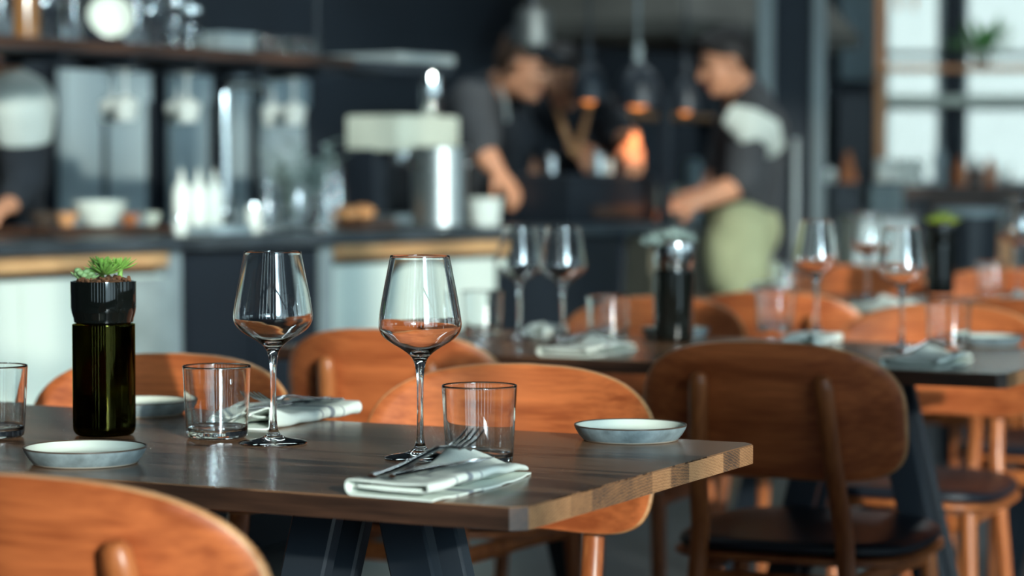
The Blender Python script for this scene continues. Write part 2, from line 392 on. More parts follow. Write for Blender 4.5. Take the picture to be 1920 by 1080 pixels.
# unseen fill lamps added over kitchen and dining room to brighten them
def fill_lamp(x, y, e, label):
    t = thing('fill_lamp', label, 'lamp', (x, y, CEIL), BROT, 'added ceiling fill lamps')
    bm = new(); bx(bm, (0, 0, -0.03), (1.3, 0.34, 0.06), bev=0.004); obj('housing', bm, M['alu'], t, False)
    bm = new(); bx(bm, (0, 0, -0.064), (1.24, 0.28, 0.008)); obj('diffuser', bm, M['fillglow'], t, False)
    ld = bpy.data.lights.new('fill_light', 'AREA'); lo = bpy.data.objects.new('fill_light', ld); COL.objects.link(lo); lo.parent = t
    ld.shape = 'RECTANGLE'; ld.size = 1.24; ld.size_y = 0.28; ld.energy = e; ld.color = (0.80, 0.95, 1.0); lo.location = (0, 0, -0.08)
for lx, ly, wh in ((-0.3, 1.1, 'over the left end of the bar'), (1.4, 1.1, 'over the black bar cooler'), (3.1, 1.1, 'over the charcoal grill'), (4.8, 0.6, 'beside the partition frame')):
    p = BW(lx, ly); fill_lamp(p.x, p.y, 9, 'added ceiling fill lamp ' + wh)
p = Vector((2.6, 11.2, 0)); fill_lamp(p.x, p.y, 20, 'added ceiling fill lamp before the far windows')
# pale building across the yard, seen through the far windows
t = thing('building', 'pale rendered building outside beyond the far windows', 'building', (6, 27, 0))
bm = new(); bx(bm, (0, 0, 3.0), (26, 0.4, 6)); obj('facade', bm, M['render'], t)
bm = new(); bx(bm, (0, -0.22, 6.05), (26.4, 0.9, 0.14)); obj('roof', bm, M['alu'], t)

# ------------------------------------------------------------------ dining tables
TO = Vector((-0.474, 2.918, 0)); TW = 0.636; TL = 1.40; TSTEP = 1.757
def make_table(label):
    t = thing('dining_table', label, 'table', TO, TROT, 'dark wood dining tables')
    bm = new(); th = 0.0235; h = TL / 2; k = TW / 2; ch = 0.014
    out = [(-h + ch, -k), (h - ch, -k), (h, -k + ch), (h, k - ch), (h - ch, k), (-h + ch, k), (-h, k - ch), (-h, -k + ch)]
    lo = [bm.verts.new((x, y, 0.75 - th)) for x, y in out]; hi = [bm.verts.new((x, y, 0.75)) for x, y in out]
    bm.faces.new(list(reversed(lo))); bm.faces.new(hi)
    for i in range(8):
        j = (i + 1) % 8
        f = bm.faces.new((lo[i], lo[j], hi[j], hi[i]))
        f.material_index = 2 if i in (2, 6) else 1
    es = [e for e in bm.edges if abs(e.verts[0].co.z - e.verts[1].co.z) < 1e-6 and e.verts[0].co.z > 0.74]
    bmesh.ops.bevel(bm, geom=es, offset=0.0012, segments=2, affect='EDGES')
    obj('tabletop', bm, [M['tbl'], M['tbledge'], M['endgrain']], t)
    for s in (-1, 1):
        bm = new(); bx(bm, (s * 0.357, 0, 0.7205), (0.20, 0.20, 0.010)); obj('mounting_plate', bm, M['blacksteel'], t)
        for ax, ay in ((1, 1), (1, -1), (-1, 1), (-1, -1)):
            bm = new()
            p0 = Vector((s * 0.357 + ax * 0.048, ay * 0.036, 0.717)); p1 = Vector((s * 0.357 + ax * 0.225, ay * 0.036, 0.0))
            d = (p1 - p0).normalized(); q = d.to_track_quat('Z', 'Y').to_matrix()
            # a flat bar whose ends are cut level
            wv = Vector((1, 0, 0)) * 0.029; hv = Vector((0, 1, 0)) * 0.012
            vs = []
            for p in (p0, p1): vs.append([bm.verts.new(p + a * wv + b * hv) for a, b in ((-1, -1), (1, -1), (1, 1), (-1, 1))])
            for i in range(4):
                j = (i + 1) % 4; bm.faces.new((vs[0][i], vs[0][j], vs[1][j], vs[1][i]))
            bm.faces.new(vs[0]); bm.faces.new(list(reversed(vs[1])))
            bmesh.ops.bevel(bm, geom=list(bm.edges), offset=0.003, segments=1, affect='EDGES')
            obj('leg', bm, M['blacksteel'], t)
    return t
tab = make_table('dark oak dining table in front, with the green-topped bottle planter and two sharp wine glasses')
tab2 = dup(tab, TO + V * TSTEP, TROT, 'dark oak dining table in the second row, behind the dark shaded chair')
tab3 = dup(tab, TO + V * TSTEP * 2, TROT, 'dark oak dining table furthest back, nearest the far windows')

# ------------------------------------------------------------------ chairs
def superell(th, a, b, n):
    c, s = math.cos(th), math.sin(th)
    return a * math.copysign(abs(c) ** (2 / n), c), b * math.copysign(abs(s) ** (2 / n), s)
BK = 0.95
def back_y(x, z): return -0.222 - (z - 0.58) * 0.20 + BK * x * x
def make_chair(label):
    t = thing('dining_chair', label, 'chair', (0, 0, 0), 0, 'walnut dining chairs')
    # backrest: bent plywood shell
    bm = new(); ns, nr = 64, 10; zc, a, b, th = 0.695, 0.222, 0.112, 0.013
    def ring(off, s):
        out = []
        for i in range(ns):
            x, z = superell(2 * PI * i / ns, a * s, b * s, 3.5)
            z = z + zc - 0.02 * (x / a) ** 2
            out.append(bm.verts.new((x, back_y(x, z) + off, z)))
        return out
    fr = [ring(th / 2, s / nr) for s in range(1, nr)] + [ring(th / 2, 0.985)]
    rim = [ring(th / 4, 1.0), ring(-th / 4, 1.0)]
    bk = [ring(-th / 2, 0.985)] + [ring(-th / 2, s / nr) for s in range(nr - 1, 0, -1)]
    allr = fr + rim + bk
    for k in range(len(allr) - 1):
        for i in range(ns):
            j = (i + 1) % ns
            f = bm.faces.new((allr[k][i], allr[k][j], allr[k + 1][j], allr[k + 1][i]))
            f.material_index = 1 if len(fr) - 1 <= k <= len(fr) + 1 else 0
    for R, off in ((allr[0], th / 2), (allr[-1], -th / 2)):
        cv = bm.verts.new((0, back_y(0, zc) + off, zc))
        for i in range(ns): bm.faces.new((R[i], R[(i + 1) % ns], cv))
    obj('backrest', bm, [M['chair'], M['chairedge']], t, sharp=60)
    # seat: plywood shell and black pad
    def seat(z0, z1, sx, sy, dome):
        bm = new(); rings = []
        for zz, s in ((z0, 0.0), (z0, 0.97), (z0 + (z1 - z0) * 0.3, 1.0), (z0 + (z1 - z0) * 0.7, 1.0), (z1, 0.965), (z1 + dome * 0.5, 0.8), (z1 + dome * 0.8, 0.5), (z1 + dome, 0.0)):
            if s == 0: rings.append([bm.verts.new((0, 0.0, zz - 0.012 * (0)))]); continue
            R = []
            for i in range(56):
                x, y = superell(2 * PI * i / 56, sx * s, sy * s, 3.4)
                taper = 1.0 - 0.10 * (0.5 - y / (2 * sy))
                R.append(bm.verts.new((x * taper, y, zz + 0.012 * (y / sy) ** 2 * (1 if y > 0 else 0.8))))
            rings.append(R)
        for k in range(len(rings) - 1):
            A, B = rings[k], rings[k + 1]
            for i in range(56):
                j = (i + 1) % 56
                if len(A) == 1: bm.faces.new((A[0], B[j], B[i]))
                elif len(B) == 1: bm.faces.new((A[i], A[j], B[0]))
                else: bm.faces.new((A[i], A[j], B[j], B[i]))
        return bm
    obj('seat_shell', seat(0.432, 0.446, 0.222, 0.213, 0.0), M['chairleg'], t)
    obj('seat_pad', seat(0.447, 0.468, 0.215, 0.206, 0.004), M['pad'], t)
    for s in (-1, 1):
        bm = new(); pts = []; rad = []
        zs = [0.0, 0.12, 0.25, 0.38, 0.44, 0.50, 0.56, 0.62, 0.68, 0.73, 0.748, 0.754]
        for z in zs:
            f = z / 0.75
            x = s * (0.158 - 0.055 * f)
            ylow = -0.252 + 0.11 * z
            yb = back_y(x, z) - 0.013 - 0.0125
            k = min(1, max(0, (z - 0.40) / 0.2)); k = k * k * (3 - 2 * k)
            y = ylow * (1 - k) + yb * k
            pts.append((x, y, z)); r = 0.0115 + 0.005 * math.sin(min(1, z / 0.7) * PI * 0.55)
            if z > 0.74: r *= 0.86 if z < 0.75 else 0.5
            rad.append((r, r * 0.82))
        tube(bm, pts, rad, 14, up=(0, 1, 0)); obj('leg', bm, M['chairleg'], t)
        bm = new()
        tube(bm, [(s * 0.192, 0.192, 0.0), (s * 0.180, 0.174, 0.22), (s * 0.168, 0.156, 0.434)], [0.0105, 0.0145, 0.0165], 14)
        obj('leg', bm, M['chairleg'], t)
        bm = new(); tube(bm, [(s * 0.130, -0.20, 0.408), (s * 0.150, 0.0, 0.414), (s * 0.168, 0.155, 0.415)], [(0.009, 0.016)] * 3, 10)
        obj('side_rail', bm, M['chairleg'], t)
    bm = new(); tube(bm, [(-0.160, 0.155, 0.412), (0.160, 0.155, 0.412)], [(0.009, 0.017)] * 2, 10); obj('front_rail', bm, M['chairleg'], t)
    bm = new(); tube(bm, [(-0.120, -0.20, 0.408), (0.120, -0.20, 0.408)], [(0.009, 0.017)] * 2, 10); obj('rear_rail', bm, M['chairleg'], t)
    return t
chair = make_chair('walnut chair nearest the camera, its curved back cut by the lower left corner')
used = [False]
def put_chair(px, D, facing, label, turn=0.0):
    b = W(px, 330, D); rz = TROT + math.radians(turn) + (0 if facing > 0 else PI)
    fwd = Vector((-math.sin(rz), math.cos(rz), 0))
    loc = Vector((b.x, b.y, 0)) + fwd * 0.255
    if not used[0]:
        used[0] = True; chair['label'] = label; return at(chair, loc, rz)
    return dup(chair, loc, rz, label)
put_chair(52, 2.14, 1, 'walnut chair nearest the camera, its curved back cut off at the lower left')
put_chair(330, 3.58, -1, 'walnut chair facing the camera behind the bottle planter and left tumbler', 4)
put_chair(982, 3.38, -1, 'walnut chair facing the camera behind the right-hand tumbler and right wine glass', 2)
put_chair(1432, 3.86, 1, 'large dark shaded chair seen from behind, black seat visible beside the table corner', 3)
put_chair(715, 4.18, 1, 'chair seen from behind between the two sharp wine glasses')
put_chair(1240, 5.30, -1, 'sunlit chair back behind the black bottle planter of the second table')
put_chair(1775, 4.98, -1, 'sunlit chair at the right edge, its back showing above and below the second tabletop')
put_chair(1448, 5.55, 1, 'chair seen from behind at the third table, behind the tumbler and rolled napkin')
put_chair(1925, 5.22, 1, 'chair seen from behind at the third table, cut by the right edge')
put_chair(1622, 7.2, -1, 'chair far back at the third table, seen through the wine glasses')
put_chair(1890, 6.88, -1, 'orange chair far back at the third table, right of the yellow-green planter')

# ------------------------------------------------------------------ glassware
def spline(pts, n=6):
    out = []
    for i in range(len(pts) - 1):
        p0, p1, p2, p3 = pts[max(i - 1, 0)], pts[i], pts[i + 1], pts[min(i + 2, len(pts) - 1)]
        for k in range(n):
            t = k / n
            out.append(tuple(0.5 * (2 * p1[c] + (p2[c] - p0[c]) * t + (2 * p0[c] - 5 * p1[c] + 4 * p2[c] - p3[c]) * t * t + (3 * p1[c] - p0[c] - 3 * p2[c] + p3[c]) * t ** 3) for c in (0, 1)))
    return out + [pts[-1]]
def wine_bm():
    foot = [(0, 0), (0.037, 0), (0.039, 0), (0.0405, 0.0007), (0.0402, 0.0018), (0.0385, 0.0024)]
    up = spline([(0.034, 0.0034), (0.020, 0.0058), (0.0105, 0.0095), (0.0062, 0.0150), (0.0044, 0.024), (0.0037, 0.045), (0.0036, 0.072), (0.0042, 0.092),
           (0.0056, 0.104), (0.0085, 0.1125), (0.0135, 0.1185), (0.0225, 0.1250), (0.0335, 0.1315), (0.0420, 0.1385), (0.0462, 0.1455), (0.0473, 0.1520), (0.0464, 0.1610), (0.0438, 0.1770), (0.0405, 0.1950), (0.0370, 0.2130), (0.0341, 0.2285)], 4)
    inn = spline([(0.0332, 0.2285), (0.0361, 0.2130), (0.0396, 0.1950), (0.0429, 0.1770), (0.0455, 0.1610), (0.0463, 0.1522), (0.0452, 0.1462), (0.0408, 0.1398), (0.0322, 0.1332), (0.0212, 0.1272), (0.0110, 0.1222), (0.0045, 0.1200)], 4)
    rim = [(0.0340, 0.2292), (0.03385, 0.2299), (0.03345, 0.2299), (0.0333, 0.2292)]
    return lathe(new(), foot + up + rim + inn + [(0, 0.1195)], 80)
def make_wine(label):
    o = obj('wine_glass', wine_bm(), M['glass'], sharp=50)
    return tag(o, label, 'wine glass', 'stemmed wine glasses')
def tumbler_bm():
    p = [(0, 0.0012), (0.030, 0.0), (0.0345, 0.0006), (0.0368, 0.0028), (0.0376, 0.008), (0.03775, 0.0105), (0.0398, 0.045), (0.04188, 0.0850), (0.04196, 0.0866), (0.0417, 0.0880), (0.0410, 0.0884), (0.0404, 0.0880), (0.04022, 0.0866), (0.04014, 0.0850), (0.0380, 0.045), (0.0361, 0.0145), (0.0358, 0.0125), (0.0335, 0.0095), (0.030, 0.0090), (0, 0.0088)]
    return lathe(new(), p, 72)
def make_tumbler(label):
    return tag(obj('water_tumbler', tumbler_bm(), M['glass'], sharp=50), label, 'tumbler', 'short water tumblers')
ZT = 0.7503
wg = make_wine('sharp wine glass left of centre, taller in the picture, behind the left tumbler')
at(wg, T(513, 831, ZT)); wg['label'] = 'left one of the two sharp wine glasses, right of the sharp left tumbler'
def wine(px, py, label, s=1.0, rz=0.0):
    o = dup(wg, T(px, py, ZT), rz, label); o.scale = (s, s, s); return o
wine(788, 859, 'right one of the two sharp wine glasses, behind the napkin with the fork', 1.0, 1.0)
wine(974, 634, 'blurred wine glass left of its twin on the second table', 0.96)
wine(1055, 641, 'blurred wine glass right of its twin, behind the napkin on the second table', 0.97)
wine(1530, 627, 'blurred wine glass with sparkling rim behind the big dark chair back', 1.0)
wine(1690, 655, 'blurred wine glass on the second table left of the right-edge tumbler', 0.98)
wine(1626, 562, 'far wine glass on the third table between two nearer wine glasses', 0.98)
wine(1908, 555, 'far wine glass cut by the right edge, tall above the tumblers', 1.15)
tm = make_tumbler('tumbler on the front table left of the left wine glass'); at(tm, T(407, 820, ZT))
def tumbler(px, py, label, rz=0.0): return dup(tm, T(px, py, ZT), rz, label)
tumbler(899, 870, 'sharp tumbler behind the napkin and fork, right of the right wine glass', 0.6)
tumbler(-12, 819, 'tumbler cut by the left edge on the front table', 0.3)
tumbler(905, 627, 'blurred tumbler at the left end of the second table')
tumbler(1141, 639, 'blurred tumbler left of the black bottle planter on the second table')
tumbler(1453, 622, 'blurred tumbler beside the rolled napkin behind the big dark chair')
tumbler(1778, 657, 'blurred tumbler near the right edge with the white plate beside it')
tumbler(1470, 552, 'far tumbler on the third table left of the wine glass')
tumbler(1858, 553, 'far tumbler on the third table at the right edge', 0.5)

# ------------------------------------------------------------------ bottle planters
def rosette(bm, c, n, ln, wd, tilt=0.35, seedv=1):
    rnd = random.Random(seedv); c = Vector(c)
    for k in range(n):
        az = k * 2.39996; f = k / n
        el = tilt + (1.25 - tilt) * f
        L = ln * (1.0 - 0.45 * f) * rnd.uniform(0.85, 1.1)
        d = Vector((math.cos(az) * math.cos(el), math.sin(az) * math.cos(el), math.sin(el)))
        pts = [c + d * L * q + Vector((0, 0, 0.25 * L * q * (1 - f) * q)) for q in (0, 0.3, 0.6, 0.85, 1.0)]
        tube(bm, pts, [(wd * 0.7, wd * 0.4), (wd, wd * 0.45), (wd * 0.85, wd * 0.4), (wd * 0.45, wd * 0.25), (wd * 0.08, wd * 0.08)], 8)
def bottle_planter(label, loc, kind):
    t = thing('bottle_planter', label, 'planter', loc, 0.0, 'planters cut from wine bottles')
    gm = M['bottle'] if kind == 'front' else M['bottle_blk']
    body = [(0, 0.004), (0.020, 0.002), (0.030, 0.0), (0.0350, 0.0015), (0.0378, 0.006), (0.0385, 0.011), (0.0385, 0.013), (0.0385, 0.1345), (0.0385, 0.136), (0.0383, 0.1372), (0.0362, 0.1372), (0.0358, 0.136), (0.0358, 0.1345), (0.0356, 0.016), (0.0354, 0.014), (0.031, 0.009), (0, 0.012)]
    obj('bottle_base', lathe(new(), body, 64), gm, t, sharp=50)
    cup = [(0, 0.1330), (0.010, 0.1330), (0.0335, 0.1385), (0.0362, 0.1400), (0.0368, 0.1445), (0.0390, 0.1515), (0.0400, 0.1580), (0.0401, 0.1890), (0.0399, 0.1902), (0.0378, 0.1902), (0.0374, 0.1890), (0.0370, 0.1590), (0.0350, 0.1500), (0.0300, 0.1450), (0, 0.1425)]
    obj('bottle_cup', lathe(new(), cup, 64), M['steel'] if kind == 'sage' else M['bottle_blk'], t, sharp=50)  # steel on the sage cup stands in for a reflection highlight
    bm = new(); lathe(bm, [(0, 0.150), (0.0360, 0.156), (0.0366, 0.185), (0.030, 0.190), (0.016, 0.1925), (0, 0.193)], 40)
    rnd = random.Random(5)
    for _ in range(70):
        a, r = rnd.uniform(0, 2 * PI), 0.034 * math.sqrt(rnd.random())
        sphere(bm, (r * math.cos(a), r * math.sin(a), 0.1905 + rnd.uniform(0, 0.004)), rnd.uniform(0.0016, 0.0034), seg=6, rings=4)
    so = obj('soil', bm, M['soil'], t); so['label'] = 'reddish gravelly soil'
    if kind == 'front':
        bm = new(); rosette(bm, (-0.021, -0.008, 0.190), 22, 0.020, 0.0042, 0.25, 2)
        for k in range(14):
            a = k * 2.4; sphere(bm, (-0.021 + 0.009 * math.cos(a), -0.010 + 0.009 * math.sin(a), 0.197 + 0.008 * (k / 14)), (0.0048, 0.0048, 0.0036), seg=10, rings=6)
        obj('succulent', bm, M['succ2'], t)['label'] = 'pale fleshy succulent'
        bm = new(); rosette(bm, (0.004, -0.014, 0.199), 40, 0.027, 0.0026, 0.05, 3); obj('succulent', bm, M['succ'], t)
        bm = new(); rosette(bm, (0.020, 0.006, 0.205), 34, 0.024, 0.0024, 0.1, 4); tube(bm, [(0.02, 0.006, 0.188), (0.02, 0.006, 0.206)], 0.003, 8); obj('succulent', bm, M['succ'], t)
        bm = new(); rosette(bm, (-0.004, 0.014, 0.207), 30, 0.022, 0.0024, 0.1, 6); tube(bm, [(-0.004, 0.014, 0.188), (-0.004, 0.014, 0.208)], 0.003, 8); obj('succulent', bm, M['succ'], t)
    elif kind == 'sage':
        bm = new()
        for k, (x, y, z) in enumerate(((-0.022, -0.012, 0.195), (0.0, 0.0, 0.200), (0.018, -0.008, 0.194), (-0.040, -0.018, 0.186), (-0.010, -0.022, 0.196))):
            rosette(bm, (x, y, z), 18, 0.036, 0.0066, -0.15, 11 + k)
        obj('succulent', bm, M['sage'], t)
    else:
        bm = new()
        for k, (x, y, z) in enumerate(((-0.018, -0.006, 0.192), (0.004, 0.0, 0.200), (0.020, -0.006, 0.192))):
            rosette(bm, (x, y, z), 16, 0.034, 0.0042, 0.1, 21 + k)
        obj('succulent', bm, M['yleaf'], t)
    return t
bottle_planter('dark green cut-bottle planter with bright succulents on the front table', T(196, 815, ZT), 'front')
bottle_planter('black bottle planter with drooping grey-green succulent on the second table', T(1263, 640, ZT), 'sage')
bottle_planter('far bottle planter with yellow-green spiky leaves on the third table', T(1763, 552, ZT), 'yellow')

# ------------------------------------------------------------------ plates
def make_plate(label):
    p = [(0, 0.003), (0.050, 0.003), (0.0525, 0.0), (0.0565, 0.0), (0.0585, 0.0018), (0.0625, 0.0065), (0.0665, 0.0130), (0.0685, 0.0175), (0.0684, 0.0190), (0.0672, 0.0192), (0.0662, 0.0180), (0.0640, 0.0125), (0.0610, 0.0080), (0.0560, 0.0068), (0.030, 0.0062), (0, 0.0060)]
    mats = [1, 1, 3, 3, 1, 1, 1, 2, 2, 2, 0, 0, 0, 0, 0]
    t = obj('side_plate', lathe(new(), p, 72, mats=mats), [M['glaze'], M['stone'], M['rimbrown'], M['rimfoot']], sharp=45)
    return tag(t, label, 'plate', 'small stoneware side plates')
pl = make_plate('white-glazed plate with grey side, in front of the bottle planter'); at(pl, T(160, 868, ZT), 0.4)
def plate(px, py, label, rz=0.0): return dup(pl, T(px, py, ZT), rz, label)
plate(1182, 824, 'white-glazed plate near the right corner of the front table', 1.0)
plate(262, 776, 'plate half hidden behind the bottle planter on the front table', 2.0)
plate(1266, 632, 'plate half hidden behind the black bottle planter on the second table', 2.6)
plate(1850, 647, 'plate on the second table right of the blurred tumbler at the right edge', 3.2)

# ------------------------------------------------------------------ napkins and cutlery
def make_napkin(label):
    # local x across the fold, y along the napkin (0 = near end), z up; a striped cloth folded in four
    bm = new(); nv = 26; L = 0.245
    path = []
    def arc(cx, cz, r, a0, a1, n=7):
        for k in range(n + 1):
            a = math.radians(a0 + (a1 - a0) * k / n); path.append((cx + r * math.cos(a), cz + r * math.sin(a)))
    path += [(0.104, 0.0018), (0.07, 0.0018), (0.03, 0.0018)]
    arc(0.0085, 0.0102, 0.0085, 270, 90)
    path += [(0.03, 0.0182), (0.06, 0.0172), (0.084, 0.0182)]
    arc(0.0985, 0.0140, 0.0050, 90, -90)
    path += [(0.085, 0.0086), (0.05, 0.0088), (0.022, 0.0100)]
    arc(0.0165, 0.0112, 0.0016, 270, 90, 4)
    path += [(0.03, 0.0132), (0.06, 0.0128), (0.090, 0.0128)]
    n = len(path); th = 0.0021
    grid = []
    rnd = random.Random(3)
    for j in range(nv + 1):
        s = j / nv; y = s * L; row = []
        for i, (x, z) in enumerate(path):
            q = i / n
            yy = y * (1.0 - 0.05 * math.sin(q * 5.0)) + 0.006 * math.sin(q * 9) * (1 - s)
            flat = 1.0 - 0.28 * s
            zz = z * flat + 0.0010 * math.sin(22 * s + 3 * q)
            if zz < 0.0016: zz = 0.0016
            lift = max(0, s - 0.55) / 0.45
            if x < 0.06 and z > 0.009: zz += 0.020 * lift ** 2 * (1 - x / 0.06)
            if x > 0.07 and z > 0.009: zz += 0.006 * math.sin(s * PI)
            xx = x + (0.012 * lift ** 2 * (1 if x > 0.06 else 0)) * -1 + 0.003 * math.sin(4 * s)
            row.append(bm.verts.new((xx, yy, zz)))
        grid.append(row)
    for j in range(nv):
        for i in range(n - 1): bm.faces.new((grid[j][i], grid[j][i + 1], grid[j + 1][i + 1], grid[j + 1][i]))
    bmesh.ops.recalc_face_normals(bm, faces=bm.faces)
    bmesh.ops.solidify(bm, geom=list(bm.faces), thickness=th)
    zmin = min(v.co.z for v in bm.verts)
    for v in bm.verts: v.co.z -= zmin
    o = obj('folded_napkin', bm, M['napkin'], sharp=70)
    return tag(o, label, 'napkin', 'folded linen napkins')
nk = make_napkin('sharp white napkin with grey stripe under a fork at the front table corner')
NKP = T(640, 930, ZT); at(nk, NKP, math.radians(-27))
def napkin(px, py, deg, label, sc_=1.0):
    o = dup(nk, T(px, py, ZT), math.radians(deg), label); o.scale = (sc_, sc_, 1); return o
napkin(683, 776, 153, 'napkin with a fork behind the left wine glass on the front table')
napkin(1003, 668, -27, 'napkin in front of the blurred tumbler on the second table')
napkin(1066, 624, 153, 'napkin behind the blurred twin wine glasses at the left end of the second table', 0.5)
napkin(1582, 641, 153, 'napkin in front of the wine glass behind the big dark chair', 0.72)
napkin(1648, 690, -27, 'napkin under the wine glass and tumbler near the right edge')
napkin(1594, 582, -27, 'napkin on the third table between the blurred wine glasses')
napkin(1492, 543, 153, 'napkin on the third table beside the far tumbler at its left end', 0.8)
napkin(1862, 571, -27, 'napkin on the third table under the far tumbler at the right edge', 0.9)
def make_fork(label):
    t = thing('dinner_fork', label, 'fork', (0, 0, 0), 0, 'steel table forks')
    bm = new()
    pts = [(0, 0, 0), (0, 0.012, 0.0005), (0, 0.04, 0.002), (0, 0.085, 0.008), (0, 0.115, 0.0125), (0, 0.130, 0.0120), (0, 0.142, 0.0095)]
    tube(bm, pts, [(0.0056, 0.0018), (0.0084, 0.0024), (0.0072, 0.0025), (0.0040, 0.0026), (0.0034, 0.0026), (0.0074, 0.0021), (0.0130, 0.0014)], 16)
    obj('handle', bm, M['steel'], t)
    for k in range(4):
        bm = new(); x = -0.0108 + 0.0072 * k
        tube(bm, [(x, 0.140, 0.0098), (x, 0.155, 0.0096), (x, 0.170, 0.0140), (x, 0.185, 0.0215), (x, 0.190, 0.0245)], [(0.0024, 0.0014), (0.0021, 0.0014), (0.0019, 0.0013), (0.0015, 0.0011), (0.0006, 0.0006)], 8)
        obj('tine', bm, M['steel'], t)
    return t
def make_knife(label):
    t = thing('table_knife', label, 'knife', (0, 0, 0), 0, 'steel table knives')
    bm = new(); tube(bm, [(0, 0, 0), (0, 0.010, 0), (0, 0.05, 0), (0, 0.088, 0)], [(0.0045, 0.002), (0.0065, 0.0032), (0.0058, 0.0032), (0.0042, 0.0026)], 14); obj('handle', bm, M['steel'], t)
    bm = new(); tube(bm, [(0, 0.086, 0), (0, 0.10, 0), (0.001, 0.14, 0), (0.0025, 0.168, 0), (0.005, 0.18, 0)], [(0.0042, 0.0022), (0.0075, 0.0010), (0.0082, 0.0007), (0.0062, 0.0006), (0.0008, 0.0004)], 14); obj('blade', bm, M['steel'], t)
    return t
def laid(o, a, b):
    a, b = Vector(a), Vector(b); d = b - a
    o.location = a; o.rotation_euler = (math.atan2(d.z, Vector((d.x, d.y, 0)).length), 0, math.atan2(-d.x, d.y)); return o
fk = make_fork('fork on the sharp striped napkin, tines pointing at the tumbler')
def nk_pt(x, y, z): return NKP + Matrix.Rotation(math.radians(-27), 3, 'Z') @ Vector((x, y, z))
laid(fk, nk_pt(0.036, 0.000, 0.0222), nk_pt(0.0530, 0.188, 0.0285))
kn = make_knife('knife lying beside the fork on the sharp striped napkin')
laid(kn, nk_pt(0.056, 0.004, 0.0226), nk_pt(0.072, 0.185, 0.0240))
def cutlery(px, py, deg, lab1, lab2, z):
    f = dup(fk, (0, 0, 0), 0, lab1); p = T(px, py, ZT) + Vector((0, 0, z)); d = Vector((-math.sin(math.radians(deg)), math.cos(math.radians(deg)), 0))
    laid(f, p, p + d * 0.19)
    if lab2:
        q = Vector((d.y, -d.x, 0)) * 0.018
        k = dup(kn, (0, 0, 0), 0, lab2); laid(k, p + q, p + q + d * 0.19)
cutlery(640, 778, 147, 'fork on the napkin behind the left wine glass', 'knife on the napkin behind the left wine glass', 0.0215)
cutlery(1042, 664, -33, 'fork on the napkin in front of the blurred tumbler on the second table', None, 0.0215)
cutlery(1690, 684, -33, 'fork on the napkin near the right edge, below the blurred tumbler', None, 0.0215)

# ------------------------------------------------------------------ the bar
CT = 0.905
xL, xA, xB, xC, xD, xE = -1.0, blx(onbar(322, 0)), blx(onbar(350, 0)), blx(onbar(636, 0)), blx(onbar(945, 0)), blx(onbar(1178, 0))
xEnd = blx(onbar(1292, 0))
def bar_thing(name, label, cat, group=None): return thing(name, label, cat, BW(0, 0), BROT, group)
bm = new(); bx(bm, ((xL + xEnd) / 2, 0.275, CT - 0.0175), (xEnd - xL, 0.60, 0.035), bev=0.003)
o = obj('bar_worktop', bm, M['slab'], smooth=False); at(o, BW(0, 0), BROT); tag(o, 'long dark stone worktop running over all the bar cabinets', 'worktop')
def drawer_cabinet(x0, x1, label, seams):
    t = bar_thing('bar_cabinet', label, 'cabinet', 'bar cabinets under the worktop')
    bm = new(); bx(bm, ((x0 + x1) / 2, 0.27, 0.435), (x1 - x0, 0.42, 0.87)); obj('carcass', bm, M['black'], t, False)
    bm = new(); bx(bm, ((x0 + x1) / 2, 0.035, 0.8475), (x1 - x0 - 0.006, 0.05, 0.043), bev=0.002); obj('wood_rail', bm, M['oakrail'], t, False)['label'] = 'pale oak rail'
    xs = [x0] + seams + [x1]
    for a, b in zip(xs, xs[1:]):
        bm = new(); bx(bm, ((a + b) / 2, 0.045, 0.445), (b - a - 0.006, 0.03, 0.72), bev=0.002); obj('door', bm, M['white_panel'], t, False)
    bm = new(); bx(bm, ((x0 + x1) / 2, 0.08, 0.035), (x1 - x0, 0.02, 0.07)); obj('plinth', bm, M['black'], t, False)
    return t
drawer_cabinet(xL, xA, 'left bar cabinet with pale doors under an oak rail, behind the bottle planter', [xL + 0.55, xL + 1.1])
drawer_cabinet(xC, xD, 'right bar cabinet with pale doors under an oak rail, below the stockpot', [xC + 0.42])
def panel_unit(x0, x1, yf, label, m, name, cat):
    t = bar_thing(name, label, cat)
    bm = new(); bx(bm, ((x0 + x1) / 2, 0.27, 0.435), (x1 - x0 - 0.004, 0.42, 0.87)); obj('carcass', bm, m, t, False)
    n = max(1, round((x1 - x0) / 0.35))
    for k in range(n):
        a, b = x0 + (x1 - x0) * k / n, x0 + (x1 - x0) * (k + 1) / n
        bm = new(); bx(bm, ((a + b) / 2, yf + 0.045, 0.465), (b - a - 0.006, 0.03, 0.78), bev=0.002); obj('door', bm, m, t, False)
    return t
bm = new(); bx(bm, ((xA + xB) / 2 + 0.003, 0.25, 0.435), (xB - xA - 0.004, 0.46, 0.87), bev=0.003); o = obj('bar_end_panel', bm, M['alu'], smooth=False); at(o, BW(0, 0), BROT); tag(o, 'pale grey upright panel closing the left bar cabinet', 'panel')
panel_unit(xB + 0.003, xC - 0.06, 0.0, 'black bar cooler unit behind the left wine glass', M['black'], 'bar_cooler', 'cooler')
bm = new(); bx(bm, (xC - 0.03, 0.25, 0.435), (0.05, 0.46, 0.87), bev=0.003); o = obj('bar_end_panel', bm, M['alu'], smooth=False); at(o, BW(0, 0), BROT); tag(o, 'narrow grey upright panel between black cooler and right bar cabinet', 'panel')
panel_unit(xD + 0.003, xE, 0.0, 'black bar unit at the right end behind the twin wine glasses', M['black'], 'bar_cooler', 'cooler')
